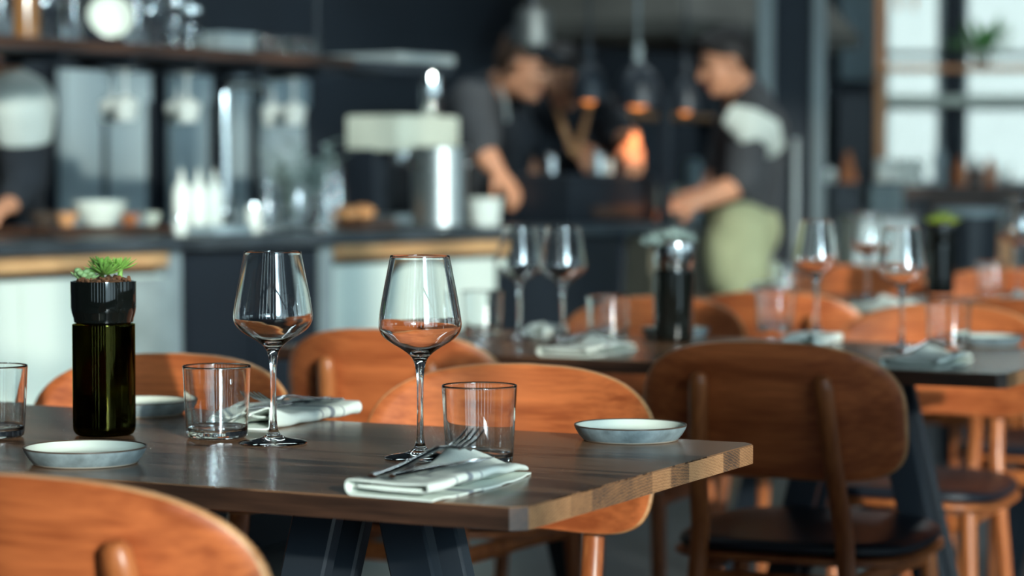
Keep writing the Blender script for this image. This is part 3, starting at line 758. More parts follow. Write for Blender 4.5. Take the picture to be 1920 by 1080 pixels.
# concrete block in front of the left cabinet end
p0, p1 = blx(onbar(240, 0.0)), xA
bm = new(); bx(bm, ((p0 + p1) / 2, 0.006, 0.40), (p1 - p0, 0.022, 0.80)); o = obj('concrete_slab', bm, M['concrete'], smooth=False); at(o, BW(0, 0), BROT); tag(o, 'grey concrete panel on the left bar cabinet front, right of the bottle planter', 'panel')
# tiled cabinet behind the open end of the bar
c = onbar(1230, 1.1)
t = thing('kitchen_cabinet', 'beige kitchen cabinet seen under the open end of the bar', 'cabinet', c, BROT)
bm = new(); bx(bm, (0, 0, 0.42), (0.9, 0.5, 0.80)); obj('carcass', bm, M['beige'], t, False)
bm = new(); bx(bm, (0, 0, 0.84), (0.94, 0.54, 0.03)); obj('top', bm, M['brushed'], t, False)
for k in (-1, 1):
    bm = new(); bx(bm, (k * 0.22, -0.26, 0.42), (0.42, 0.02, 0.72), bev=0.004); obj('door', bm, M['beige'], t, False)

# tall panels on the wall behind the bar
def wall_panel(px0, px1, z0, z1, label, m, kind='panel'):
    a, b = onbar(px0, 1.88), onbar(px1, 1.88); wd = (b - a).length
    t = thing('tall_fridge', label, 'fridge', (a + b) / 2, BROT, 'tall fridges on the wall behind the bar')
    bm = new(); bx(bm, (0, 0.0, (z0 + z1) / 2), (wd, 0.05, z1 - z0), bev=0.004); obj('door', bm, m, t, False)
    bm = new(); bx(bm, (0, 0.05, z1 / 2 + 0.01), (wd + 0.003, 0.06, z1 + 0.04)); obj('cabinet', bm, M['black'], t, False)
    bm = new(); bx(bm, (wd * 0.42, -0.032, 1.1), (0.018, 0.014, 0.5), bev=0.003); obj('handle', bm, M['blacksteel'], t, False)
    return t
wall_panel(116, 192, 0.1, 1.46, 'tall grey-blue fridge door left of its twin, right of the bartender', M['panelgrey'])
wall_panel(196, 276, 0.1, 1.46, 'tall grey-blue fridge door right of its twin, behind the white bowl', M['panelgrey'])
wall_panel(322, 390, 0.1, 1.46, 'tall grey-blue fridge door left of the chrome tap', M['panelgrey'])
wall_panel(434, 462, 0.1, 1.46, 'narrow grey-blue door just right of the chrome tap', M['panelgrey'])
wall_panel(492, 572, 0.1, 1.46, 'tall grey-blue fridge door behind the sage plant in the vase', M['panelgrey'])
# dark back counter under them
bm = new(); bx(bm, (1.4, 1.62, 0.43), (2.0, 0.4, 0.86)); o = obj('back_counter', bm, M['black'], smooth=False); at(o, BW(1.0, 0), BROT); tag(o, 'black back counter against the kitchen wall behind the cooks', 'counter')

# hanging shelf over the bar
SZ = 1.432; sx0, sx1, sx2 = -0.8, blx(onbar(605, 0.3)), blx(onbar(790, 0.3))
t = bar_thing('hanging_shelf', 'dark hanging shelf full of bottles above the bar', 'shelf')
bm = new(); bx(bm, ((sx0 + sx1) / 2, 0.32, SZ - 0.015), (sx1 - sx0, 0.30, 0.030), bev=0.003); obj('board', bm, M['brownwood'], t, False)
bm = new(); bx(bm, ((sx0 + sx2) / 2, 0.18, SZ - 0.020), (sx2 - sx0, 0.014, 0.030)); bx(bm, ((sx0 + sx2) / 2, 0.46, SZ - 0.020), (sx2 - sx0, 0.014, 0.030)); obj('rail', bm, M['blacksteel'], t, False)
for k in range(9):
    bm = new(); x = sx0 + 0.14 + k * 0.27
    for yy in (0.24, 0.40): bx(bm, (x, yy, SZ - 0.062), (0.20, 0.006, 0.006))
    bx(bm, (x, 0.32, SZ - 0.046), (0.006, 0.22, 0.03)); obj('glass_rack', bm, M['blacksteel'], t, False)
for x in (sx0 + 0.2, 0.9, sx2 - 0.34):
    bm = new(); tube(bm, [(x, 0.46, SZ - 0.03), (x, 0.46, CEIL + 0.01)], 0.009, 10); obj('hanger_rod', bm, M['blacksteel'], t)
def on_shelf(px): p = onbar(px, 0.30 ); return BW(blx(p), 0.30, SZ + 0.0006)
def bottle_bm(r, h, neck=0.32):
    sh = h * (1 - neck)
    return lathe(new(), [(0, 0.004), (r * 0.85, 0.0), (r, 0.006), (r, sh * 0.9), (r * 0.9, sh * 0.98), (r * 0.45, sh * 1.12), (r * 0.36, sh * 1.2), (r * 0.34, h * 0.97), (r * 0.40, h * 0.975), (r * 0.40, h), (0, h)], 28)
protos = {}
def bottle(px, r, h, m, label, group):
    key = (r, h, m.name)
    if key not in protos:
        t = thing('glass_bottle', label, 'bottle', on_shelf(px), 0, group)
        obj('bottle_body', bottle_bm(r, h), m, t)
        bm = new(); lathe(bm, [(0, h - 0.004), (r * 0.46, h - 0.004), (r * 0.46, h + 0.016), (r * 0.3, h + 0.02), (0, h + 0.02)], 20); obj('cap', bm, M['chrome'], t)
        protos[key] = t; return t
    return dup(protos[key], on_shelf(px), 0, label, group)
g = 'bottles on the hanging shelf'
bottle(4, 0.034, 0.27, M['glass'], 'clear bottle at the left end of the hanging shelf', g)
bottle(52, 0.036, 0.28, M['amber'], 'amber bottle on the hanging shelf near its left end', g)
bottle(94, 0.030, 0.26, M['glass'], 'clear bottle right of the amber bottle on the hanging shelf', g)
bottle(140, 0.032, 0.27, M['glass'], 'clear bottle just left of the white tilted bowl on the hanging shelf', g)
bottle(258, 0.034, 0.27, M['glass'], 'clear bottle right of the white tilted bowl on the hanging shelf', g)
bottle(292, 0.030, 0.26, M['glass'], 'slim clear bottle left of the glass jars on the hanging shelf', g)
# the big white bowl leaning on the shelf
bm = new(); lathe(bm, [(0, 0.0), (0.030, 0.0), (0.034, 0.006), (0.062, 0.03), (0.085, 0.065), (0.090, 0.075), (0.086, 0.076), (0.058, 0.034), (0.03, 0.010), (0, 0.008)], 40)
o = obj('serving_bowl', bm, M['glaze']); o.scale = (0.7, 0.7, 0.7); o.location = on_shelf(204) + Vector((0, 0, 0.060)); o.rotation_euler = (math.radians(70), 0, math.radians(20)); tag(o, 'white bowl tilted on its side among bottles on the hanging shelf', 'bowl')
def jar(px, r, h, label, g=None):
    t = thing('glass_jar', label, 'jar', on_shelf(px), 0, g)
    obj('jar_body', lathe(new(), [(0, 0.003), (r * 0.9, 0), (r, 0.005), (r, h * 0.85), (r * 0.86, h * 0.93), (r * 0.86, h), (r * 0.80, h), (r * 0.80, h * 0.92), (r * 0.93, h * 0.84), (r * 0.93, 0.01), (0, 0.009)], 32), M['glass'], t)
    obj('lid', lathe(new(), [(0, h), (r * 0.92, h), (r * 0.92, h + 0.012), (0.012, h + 0.016), (0.014, h + 0.034), (0, h + 0.036)], 24), M['chrome'], t)
jar(330, 0.030, 0.13, 'left of two glass jars on the hanging shelf', 'glass jars on the hanging shelf')
jar(360, 0.034, 0.11, 'right of two glass jars on the hanging shelf', 'glass jars on the hanging shelf')
p = on_shelf(416); t = thing('storage_tub', 'pale grey tub on the hanging shelf left of the small glasses', 'tub', p, BROT)
bm = new(); bx(bm, (0, 0, 0.024), (0.14, 0.14, 0.046), bev=0.006); obj('tub_body', bm, M['alu'], t, False)
bm = new(); bx(bm, (0, 0, 0.050), (0.15, 0.15, 0.008), bev=0.002); obj('lid', bm, M['panelgrey'], t, False)
def small_glass(px, label):
    global sg
    try: return dup(sg, on_shelf(px), 0, label)
    except NameError: pass
    sg = tag(obj('shot_glass', lathe(new(), [(0, 0), (0.022, 0), (0.030, 0.058), (0.0285, 0.058), (0.021, 0.008), (0, 0.008)], 32), M['glass']), label, 'glass', 'small glasses on the hanging shelf')
    sg.location = on_shelf(px); return sg
for px, lab in ((466, 'small glass on the hanging shelf right of the grey tub'), (496, 'small glass on the hanging shelf second from the grey tub'), (526, 'small glass on the hanging shelf third from the grey tub'), (556, 'small glass on the hanging shelf second from its right end'), (584, 'small glass at the right end of the hanging shelf')):
    small_glass(px, lab)
# stemware hanging upside down below the shelf, pale frosting stands in for window highlights
highlight_mesh = wg.data.copy(); highlight_mesh.materials.clear(); highlight_mesh.materials.append(mat('highlight_glass', (0.80, 0.86, 0.82), 0.35, trans=0.45))
for k, (px, lab) in enumerate(((212, 'left pair, front glass hanging upside down under the shelf'), (236, 'left pair, second glass hanging upside down under the shelf'), (334, 'middle glass hanging upside down under the shelf, left of the tap'), (352, 'middle glass hanging upside down under the shelf, nearer the tap'), (512, 'right glass hanging upside down under the shelf above the sage plant'), (552, 'rightmost glass hanging upside down under the shelf'))):
    yk = 0.25 if k % 2 else 0.385; p = BW(blx(onbar(px, yk)), yk, SZ - 0.0662)
    o = dup(wg, p, 0, 'wine ' + lab, 'wine glasses hanging under the shelf'); o.data = highlight_mesh; o.rotation_euler = (PI, 0, 0); o.scale = (0.8, 0.8, 0.62)
# tray on the rail's right end
p = BW(blx(onbar(732, 0.32)), 0.32, SZ + 0.0)
bm = new(); bx(bm, (0, 0, 0.018), (0.30, 0.30, 0.03), bev=0.004); o = obj('flat_tray', bm, M['alu'], smooth=False); at(o, p + Vector((0, 0, -0.008)), BROT); tag(o, 'flat grey tray resting on the shelf rails right of the small glasses', 'tray')

# ------------------------------------------------------------------ things standing on the bar
def onct(px, y): p = onbar(px, y); return Vector((p.x, p.y, CT + 0.0006))
# tap
t = thing('bar_tap', 'tall chrome swan-neck tap on the bar', 'tap', onct(421, 0.45), BROT)
bm = new(); h = 0.445; pts = [(0, 0, 0.0), (0, 0, 0.1), (0, 0, 0.25), (0, 0, h - 0.03)] + [(0.03 - 0.03 * math.cos(a), 0, h - 0.03 + 0.03 * math.sin(a)) for a in (0.4, 0.8, 1.2, 1.57)] + [(0.10, 0, h), (0.17, 0, h - 0.004), (0.185, 0, h - 0.012), (0.19, 0, h - 0.04)]
tube(bm, pts, 0.0155, 16, up=(0, 1, 0)); obj('spout', bm, M['chrome'], t)
obj('base', lathe(new(), [(0, 0), (0.032, 0), (0.032, 0.02), (0.022, 0.03), (0.018, 0.06), (0, 0.06)], 28), M['chrome'], t)
bm = new(); tube(bm, [(0, -0.015, 0.08), (0.0, -0.055, 0.095)], [0.007, 0.005], 10); obj('lever', bm, M['chrome'], t)
# squeeze bottles
sq = None
for px, lab in ((340, 'leftmost of three white squeeze bottles on the bar'), (372, 'middle one of three white squeeze bottles on the bar'), (401, 'white squeeze bottle nearest the chrome tap')):
    if sq is None:
        sq = thing('squeeze_bottle', lab, 'bottle', onct(px, 0.42), 0, 'white squeeze bottles on the bar')
        obj('bottle_body', lathe(new(), [(0, 0), (0.024, 0), (0.026, 0.004), (0.026, 0.115), (0.022, 0.125), (0, 0.125)], 28), M['white'], sq)
        obj('nozzle', lathe(new(), [(0, 0.122), (0.023, 0.122), (0.023, 0.136), (0.012, 0.142), (0.004, 0.182), (0.002, 0.186), (0, 0.186)], 24), M['white'], sq)
    else: dup(sq, onct(px, 0.42), 0, lab)
def shaker(px, y, h, r, label, m, nm, cat):
    t = thing(nm, label, cat, onct(px, y), 0)
    obj('cup_body', lathe(new(), [(0, 0), (r * 0.85, 0), (r, 0.006), (r, h * 0.8), (r * 0.9, h * 0.86), (0, h * 0.86)], 28), m, t)
    obj('lid', lathe(new(), [(0, h * 0.85), (r * 0.94, h * 0.85), (r * 0.9, h * 0.95), (r * 0.5, h), (0, h)], 24), M['chrome'], t)
shaker(475, 0.30, 0.085, 0.022, 'small pale shaker on the bar between the tap and the plant vase', M['white'], 'salt_shaker', 'shaker')
shaker(337, 0.16, 0.055, 0.02, 'low steel-lidded shaker in front of the squeeze bottles', M['white'], 'salt_shaker', 'shaker')
bm = new(); bx(bm, (0, 0, 0.012), (0.17, 0.12, 0.024), bev=0.008); o = obj('folded_cloth', bm, M['panelgrey']); at(o, onct(408, 0.16), BROT); tag(o, 'folded grey cloth on the bar in front of the chrome tap', 'cloth')
# bowls and boards at left
def bowl(px, y, r, h, label, m, dz=0.0):
    o = obj('serving_bowl', lathe(new(), [(0, 0), (r * 0.5, 0), (r * 0.55, 0.006), (r * 0.85, h * 0.5), (r, h), (r * 0.95, h), (r * 0.78, h * 0.5), (r * 0.4, 0.012), (0, 0.010)], 40), m)
    o.location = onct(px, y) + Vector((0, 0, dz)); return tag(o, label, 'bowl', 'bowls on the bar')
def board(px, y, wd, dp, label):
    bm = new(); bx(bm, (0, 0, 0.011), (wd, dp, 0.022), bev=0.004); o = obj('serving_board', bm, M['brownwood'], smooth=False); at(o, onct(px, y), BROT); return tag(o, label, 'board')
board(165, 0.46, 0.50, 0.22, 'dark wooden board on the bar under the white bowl')
bowl(186, 0.47, 0.082, 0.07, 'white bowl on the dark board at the left of the bar', M['glaze'], 0.0225)
bowl(124, 0.47, 0.034, 0.038, 'small tan bowl left of the white bowl', M['leather'], 0.0225)
bowl(82, 0.44, 0.042, 0.042, 'small dark bowl at the left end of the board', M['rimbrown'], 0.0225)
bowl(242, 0.46, 0.034, 0.032, 'small orange-brown bowl right of the white bowl', M['terra'], 0.0225)
bowl(284, 0.42, 0.026, 0.035, 'small pale bowl at the right end of the board', M['cream'], 0.0225)
# vase with sage and a jug
t = thing('plant_vase', 'glass vase with bushy grey-green sage on the bar', 'vase', onct(556, 0.42), 0)
obj('vase_body', lathe(new(), [(0, 0.0), (0.05, 0.0), (0.056, 0.006), (0.058, 0.10), (0.048, 0.135), (0.052, 0.15), (0.049, 0.15), (0.045, 0.135), (0.054, 0.10), (0.052, 0.012), (0, 0.010)], 36), M['glass'], t)
rnd = random.Random(12)
bm = new(); bl = new()
for k in range(26):
    a = rnd.uniform(0, 2 * PI); sp = rnd.uniform(0.02, 0.15); hh = rnd.uniform(0.16, 0.27)
    tip = Vector((sp * math.cos(a), sp * math.sin(a), hh)); base = Vector((0.025 * math.cos(a), 0.025 * math.sin(a), 0.03))
    mid = (base + tip) / 2 + Vector((0, 0, 0.03)); tube(bm, [base, mid, tip], 0.0022, 6)
    for q in range(7):
        f = 0.4 + 0.6 * q / 6; c = base.lerp(tip, f) + Vector((0, 0, 0.03 * (1 - f)))
        az = rnd.uniform(0, 2 * PI); d = Vector((math.cos(az), math.sin(az), rnd.uniform(-0.2, 0.8))).normalized() * rnd.uniform(0.03, 0.05)
        tube(bl, [c, c + d * 0.5, c + d], [(0.002, 0.001), (0.011, 0.0016), (0.001, 0.0008)], 6)
obj('stem', bm, M['sage'], t); f_ = obj('foliage', bl, M['sage'], t); f_['kind'] = 'stuff'
def carafe(px, y, label, m, r=0.032, h=0.16):
    o = obj('carafe', lathe(new(), [(0, 0), (r, 0), (r * 1.05, 0.01), (r, h * 0.55), (r * 0.55, h * 0.75), (r * 0.6, h), (r * 0.52, h), (r * 0.48, h * 0.75), (r * 0.9, h * 0.54), (r * 0.9, 0.012), (0, 0.01)], 30), m)
    o.location = onct(px, y); return tag(o, label, 'carafe', 'glass carafes on the bar')
carafe(500, 0.44, 'clear carafe left of the sage vase', M['glass'], 0.030, 0.17)
carafe(612, 0.20, 'clear carafe right of the sage vase', M['glass'], 0.030, 0.19)
carafe(634, 0.44, 'clear carafe between the sage vase and the bread', M['glass'], 0.026, 0.20)
# bread on a board
board(668, 0.30, 0.17, 0.2, 'dark wooden board with bread left of the stockpot')
for k, (px, y, r, lab) in enumerate(((648, 0.30, 0.040, 'round bread roll at the left of the board'), (680, 0.33, 0.042, 'round bread roll at the right of the board, beside the coffee machine'))):
    bm = new(); sphere(bm, (0, 0, r * 0.62), (r, r * 1.15, r * 0.62)); o = obj('bread_roll', bm, M['bread']); o.location = onct(px, y) + Vector((0, 0, 0.0225)); tag(o, lab, 'bread', 'bread rolls on the bar')
# coffee machine
t = thing('coffee_machine', 'boxy pale coffee machine standing behind the stockpot', 'coffee machine', onct(756, 0.44), BROT)
zA, zB = zf(283, 7.8) - CT, zf(214, 7.8) - CT
bm = new(); bx(bm, (0, 0, (zA + zB) / 2), (0.34, 0.22, zB - zA), bev=0.012); obj('housing', bm, M['cream'], t)
bm = new(); bx(bm, (0, 0.05, zA / 2 + 0.01), (0.34, 0.12, zA), bev=0.006); obj('body', bm, M['black'], t)
bm = new(); bx(bm, (0, 0, 0.02), (0.38, 0.22, 0.04), bev=0.006); obj('drip_tray', bm, M['brushed'], t)
for x in (-0.09, 0.09):
    bm = new(); tube(bm, [(x, -0.06, zA + 0.005), (x, -0.06, zA - 0.035)], 0.026, 16); g_ = obj('group_head', bm, M['chrome'], t)
    bm = new(); tube(bm, [(x, -0.07, zA - 0.025), (x, -0.15, zA - 0.035)], 0.010, 10); obj('portafilter_handle', bm, M['black'], t)
# upright steel cylinder added to give the tall highlight of a pole
t = thing('steel_canister', 'tall slim steel cylinder on the coffee machine, standing in for a pole highlight', 'canister', onct(808, 0.44) + Vector((0, 0, zB + 0.001)), 0)
hh = zf(118, 8.0) - CT - zB
obj('highlight_cylinder', lathe(new(), [(0, 0), (0.030, 0), (0.032, 0.004), (0.032, hh - 0.012), (0.028, hh), (0, hh)], 36), M['chrome'], t)
obj('lid', lathe(new(), [(0, hh), (0.020, hh), (0.016, hh + 0.012), (0, hh + 0.014)], 24), M['black'], t)
# stockpot and white container
t = thing('stockpot', 'big shiny steel stockpot on the bar below the cook in profile', 'pot', onct(824, 0.145), BROT)
pr, ph = 0.088, zf(276, 7.55) - CT
obj('pot_body', lathe(new(), [(0, 0), (pr - 0.006, 0), (pr, 0.006), (pr, ph - 0.004), (pr + 0.005, ph), (pr + 0.004, ph + 0.003), (pr - 0.004, ph), (pr - 0.004, 0.01), (0, 0.008)], 64), M['brushed'], t)
for s in (-1, 1):
    bm = new(); tube(bm, [(s * pr, -0.035, ph - 0.06), (s * (pr + 0.03), -0.03, ph - 0.055), (s * (pr + 0.034), 0, ph - 0.053), (s * (pr + 0.03), 0.03, ph - 0.055), (s * pr, 0.035, ph - 0.06)], 0.006, 10); obj('handle', bm, M['chrome'], t)
obj('tray', lathe(new(), [(0, -0.0), (0.125, 0.0), (0.13, 0.008), (0.125, 0.008), (0.12, 0.003), (0, 0.003)], 48), M['chrome'], t)
t = thing('white_tub', 'white round tub on the bar right of the stockpot', 'tub', onct(909, 0.22), 0)
obj('tub_body', lathe(new(), [(0, 0), (0.048, 0), (0.058, 0.086), (0.056, 0.088), (0.046, 0.006), (0, 0.004)], 40), M['white'], t)
obj('rim', lathe(new(), [(0.056, 0.082), (0.061, 0.082), (0.061, 0.092), (0.055, 0.092), (0.056, 0.082)], 40), M['glaze'], t)
# black induction hob / raised box in front of the cooks
a_, b_ = onbar(1000, 0.26), onbar(1168, 0.26); wd = (b_ - a_).length
t = thing('charcoal_grill', 'black boxy grill on the bar in front of the two cooks', 'grill', Vector(((a_.x + b_.x) / 2, (a_.y + b_.y) / 2, CT)), BROT)
gh = zf(330, 8.25) - CT
bm = new(); bx(bm, (0, 0.0, gh / 2), (wd, 0.30, gh), bev=0.008); obj('housing', bm, M['black'], t)
bm = new(); bx(bm, (0, -0.155, gh * 0.24), (wd * 0.5, 0.016, 0.035), bev=0.004); obj('tray', bm, M['brownwood'], t)
bm = new(); bx(bm, (0, 0, gh + 0.004), (wd * 0.96, 0.27, 0.008)); obj('grate', bm, M['blacksteel'], t)
for px, h, r, lab, m in ((1033, 0.07, 0.018, 'small steel shaker on the grill left of the tan apron strap', M['steel']), (1122, 0.085, 0.022, 'steel pepper mill on the grill right of the tan apron strap', M['brushed']), (1140, 0.06, 0.018, 'small pale shaker on the grill beside the pepper mill', M['white'])):
    t = thing('spice_shaker', lab, 'shaker', onct(px, 0.19) + Vector((0, 0, gh + 0.008)), 0)
    obj('cup_body', lathe(new(), [(0, 0), (r, 0), (r, h * 0.8), (0, h * 0.8)], 24), m, t); obj('lid', lathe(new(), [(0, h * 0.8), (r * 1.05, h * 0.8), (r * 0.7, h), (0, h)], 24), M['steel'], t)

# ------------------------------------------------------------------ hood, heat lamps, posts
t = thing('extraction_hood', 'beige-grey steel extraction hood above the cooks', 'hood', onbar(1300, 1.1), BROT)
z0 = zf(48, 9.6)
bm = new()
vs = []
for zz, s, yy in ((z0, 1.0, 0.0), (z0 + 0.06, 1.0, 0.0), (z0 + 0.5, 0.6, 0.12)):
    vs.append([bm.verts.new((a * 0.80 * s, b * 0.42 * s + yy, zz)) for a, b in ((-1, -1), (1, -1), (1, 1), (-1, 1))])
for k in range(2):
    for i in range(4): bm.faces.new((vs[k][i], vs[k][(i + 1) % 4], vs[k + 1][(i + 1) % 4], vs[k + 1][i]))
bm.faces.new(vs[2]); bm.faces.new(list(reversed(vs[0])))
obj('canopy', bm, M['hood'], t, False)
bm = new(); bx(bm, (0, 0.12, (z0 + 0.5 + CEIL) / 2), (0.7, 0.36, CEIL - z0 - 0.48)); obj('duct', bm, M['hood'], t, False)
for k in range(6):
    bm = new(); bx(bm, (-0.64 + k * 0.256, 0.0, z0 - 0.012), (0.23, 0.7, 0.02), bev=0.004); obj('filter', bm, M['hood'], t, False)
def heat_lamp(px, D, py_bot, py_top, r, shade, label, lit=0.0, drum=False):
    p = W(px, py_bot, D); zb = p.z; zt = W(px, py_top, D).z; hgt = zt - zb
    t = thing('heat_lamp', label, 'lamp', p, 0, 'pendant heat lamps over the pass')
    if drum: obj('lamp_shade', lathe(new(), [(r * 1.12, 0), (r * 1.12, 0.01), (r, 0.014), (r * 0.93, hgt * 0.9), (r * 0.86, hgt), (0, hgt), (0, hgt - 0.006), (r * 0.84, hgt - 0.006), (r * 0.9, hgt * 0.85), (r * 0.96, 0.012), (r * 1.12, 0)], 40), shade, t)
    else: obj('lamp_shade', lathe(new(), [(r, 0), (r, hgt * 0.12), (r * 0.94, hgt * 0.45), (r * 0.72, hgt * 0.78), (r * 0.3, hgt * 0.96), (0, hgt), (0, hgt - 0.006), (r * 0.28, hgt * 0.90), (r * 0.68, hgt * 0.74), (r * 0.88, hgt * 0.42), (r * 0.95, hgt * 0.1), (r * 0.96, 0), (r, 0)], 40), shade, t)
    bm = new(); sphere(bm, (0, 0, 0.022), (r * 0.5, r * 0.5, 0.034)); obj('bulb', bm, M['bulb'] if lit else M['white'], t)
    obj('socket', lathe(new(), [(0, hgt), (0.016, hgt), (0.016, hgt + 0.06), (0.008, hgt + 0.07), (0, hgt + 0.07)], 20), M['alu'] if lit > 5 else M['blacksteel'], t)
    bm = new(); tube(bm, [(0, 0, hgt + 0.06), (0, 0, CEIL - zb + 0.005)], 0.005, 10); obj('cord', bm, M['alu'] if lit > 5 else M['blacksteel'], t)
    if lit:
        ld = bpy.data.lights.new('heat_glow', 'SPOT'); lo = bpy.data.objects.new('heat_glow', ld); COL.objects.link(lo); lo.parent = t
        lo.location = (0, 0, -0.02); ld.energy = lit; ld.color = (1.0, 0.50, 0.22); ld.spot_size = math.radians(60); ld.spot_blend = 0.8; ld.shadow_soft_size = 0.03
    return t
heat_lamp(1000, 8.15, 84, 18, 0.064, M['lampsteel'], 'steel pendant lamp hanging right above the cook in profile', drum=True)
heat_lamp(1104, 8.55, 190, 118, 0.062, M['blacksteel'], 'black heat lamp with orange glow left of its twin', 0.8)
heat_lamp(1196, 8.60, 200, 118, 0.085, M['blacksteel'], 'black heat lamp with orange glow above the glowing hand', 8.0)
heat_lamp(1285, 8.9, 210, 142, 0.055, M['blacksteel'], 'dark heat lamp beside the cook in olive trousers', 0.4)
bm = new(); p = W(1246, 330, 8.55); bx(bm, (0, 0, (CT + 1.37) / 2), (0.034, 0.034, 1.37 - CT)); bx(bm, (0, 0, CT + 0.004), (0.09, 0.09, 0.008)); o = obj('pass_post', bm, M['black'], smooth=False); at(o, (p.x, p.y, 0), BROT); tag(o, 'black upright post on the bar between the glowing hand and right cook', 'post')
# pass shelf behind, with pale boxes
a_, b_ = onbar(1100, 1.05), onbar(1350, 1.05)
t = thing('pass_shelf', 'copper-edged pass shelf standing behind the heat lamps', 'shelf', onbar(1225, 1.12), BROT)
zs = zf(214, 10.2)
bm = new(); bx(bm, (0, 0, zs), (1.35, 0.3, 0.02)); obj('board', bm, M['leather'], t, False)
for x in (-0.63, 0.63):
    bm = new(); bx(bm, (x, 0, (0.855 + zs) / 2), (0.03, 0.28, zs - 0.855)); obj('post', bm, M['blacksteel'], t, False)
bm = new(); bx(bm, (0.0, 0.03, zs - 0.10), (0.48, 0.2, 0.17), bev=0.008); o = obj('storage_box', bm, M['cream']); at(o, onbar(1200, 1.12) + Vector((0, 0, 0.0)), BROT)
o.location = onbar(1200, 1.12) + Vector((0, 0, 0.855 - (zs - 0.185) + 0.001))
tag(o, 'cream storage box on the cabinet behind the glowing hand', 'box')
p = onbar(1298, 1.16); o = obj('steel_canister', lathe(new(), [(0, 0), (0.045, 0), (0.045, 0.27), (0.03, 0.29), (0, 0.29)], 32), M['panelgrey']); o.location = (p.x, p.y, 0.856); tag(o, 'grey-blue canister behind the bar left of the right cook', 'canister')
# partition frame: steel posts right of the third cook
def post(px0, px1, D, m, label, name='steel_post', zb=0.0, zt=CEIL):
    a, b = W(px0, 330, D), W(px1, 330, D); wd = b.x - a.x
    bm = new(); bx(bm, ((a.x + b.x) / 2, D, (zb + zt) / 2), (wd, 0.10, zt - zb), bev=0.003)
    return bm
t = thing('partition_frame', 'tall dark steel door frame with pale posts right of the third cook', 'frame', W(1480, 330, 9.7) * 1.0, 0)
t.location.z = 0
def ppart(name, px0, px1, dD, m, z0=0.0, z1=CEIL):
    a, b = W(px0, 330, 9.7), W(px1, 330, 9.7); ox = t.location.x
    bm = new(); bx(bm, ((a.x + b.x) / 2 - ox, dD, (z0 + z1) / 2), (b.x - a.x, 0.07, z1 - z0), bev=0.003); return obj(name, bm, m, t, False)
ppart('post', 1418, 1449, 0.0, M['postgrey']); ppart('door_leaf', 1449, 1520, 0.02, M['navy']); ppart('post', 1520, 1546, 0.0, M['postgrey'])
ppart('edge_trim', 1484, 1494, -0.03, M['alu'], 0.6, 1.22)
ppart('hinge', 1440, 1462, -0.03, M['blacksteel'], 0.80, 0.87)

# ------------------------------------------------------------------ far right: back bar, windows, plants
t = thing('back_bar', 'dark far back bar below the bright windows', 'bar', (far_x(1800) * 0.86, 10.9, 0), 0)
bm = new(); bx(bm, (0.35, 0, 1.0), (1.9, 0.45, 0.05), bev=0.004); obj('top', bm, M['brownwood'], t, False)
bm = new(); bx(bm, (0.35, 0.05, 0.485), (1.86, 0.36, 0.97)); obj('carcass', bm, M['black'], t, False)
bm = new(); bx(bm, (0.55, -0.145, 0.91), (1.4, 0.03, 0.10)); obj('drawer', bm, M['brownwood'], t, False)
BZ = 1.0255
def farpt(px, D=10.85): q = W(px, 330, D); return Vector((q.x, D, BZ))
def far_item(px, prof, m, name, label, cat, group=None, D=10.85, s=28):
    o = obj(name, lathe(new(), prof, s), m); o.location = farpt(px, D); return tag(o, label, cat, group)
fg = None
for px, lab in ((1652, 'leftmost bright glass on the far back bar'), (1678, 'second bright glass on the far back bar from the left'), (1700, 'third bright glass on the far back bar from the left'), (1722, 'rightmost of the row of bright glasses on the far back bar')):
    if fg is None: fg = far_item(px, [(0, 0), (0.022, 0), (0.026, 0.12), (0.024, 0.12), (0.020, 0.008), (0, 0.008)], M['white'], 'white_candle_glass', lab, 'glass', 'row of bright glasses on the back bar')
    else: dup(fg, farpt(px), 0, lab)
far_item(1590, [(0, 0), (0.04, 0), (0.045, 0.03), (0.03, 0.075), (0.012, 0.15), (0, 0.155)], M['terra'], 'copper_jug', 'copper jug at the left end of the far back bar', 'jug')
far_item(1554, [(0, 0), (0.03, 0), (0.036, 0.06), (0.02, 0.075), (0, 0.075)], M['white'], 'cup', 'pale cup left of the copper jug on the far back bar', 'cup')
far_item(1762, [(0, 0), (0.026, 0), (0.03, 0.14), (0.012, 0.17), (0.012, 0.21), (0, 0.21)], M['alu'], 'glass_bottle', 'grey bottle right of the bright glasses on the far back bar', 'bottle')
for px, m, lab in ((1800, 'terra', 'orange jar on the far back bar under the window'), (1828, 'brownwood', 'brown jar on the far back bar under the window'), (1856, 'terra', 'orange jar further right on the far back bar')):
    far_item(px, [(0, 0), (0.03, 0), (0.032, 0.07), (0.015, 0.1), (0.012, 0.13), (0, 0.13)], M[m], 'clay_jar', lab, 'jar', 'clay jars on the back bar')
far_item(1884, [(0, 0), (0.02, 0), (0.034, 0.1), (0.032, 0.1), (0.018, 0.006), (0, 0.006)], M['glass'], 'water_glass', 'clear glass at the right end of the far back bar', 'glass')
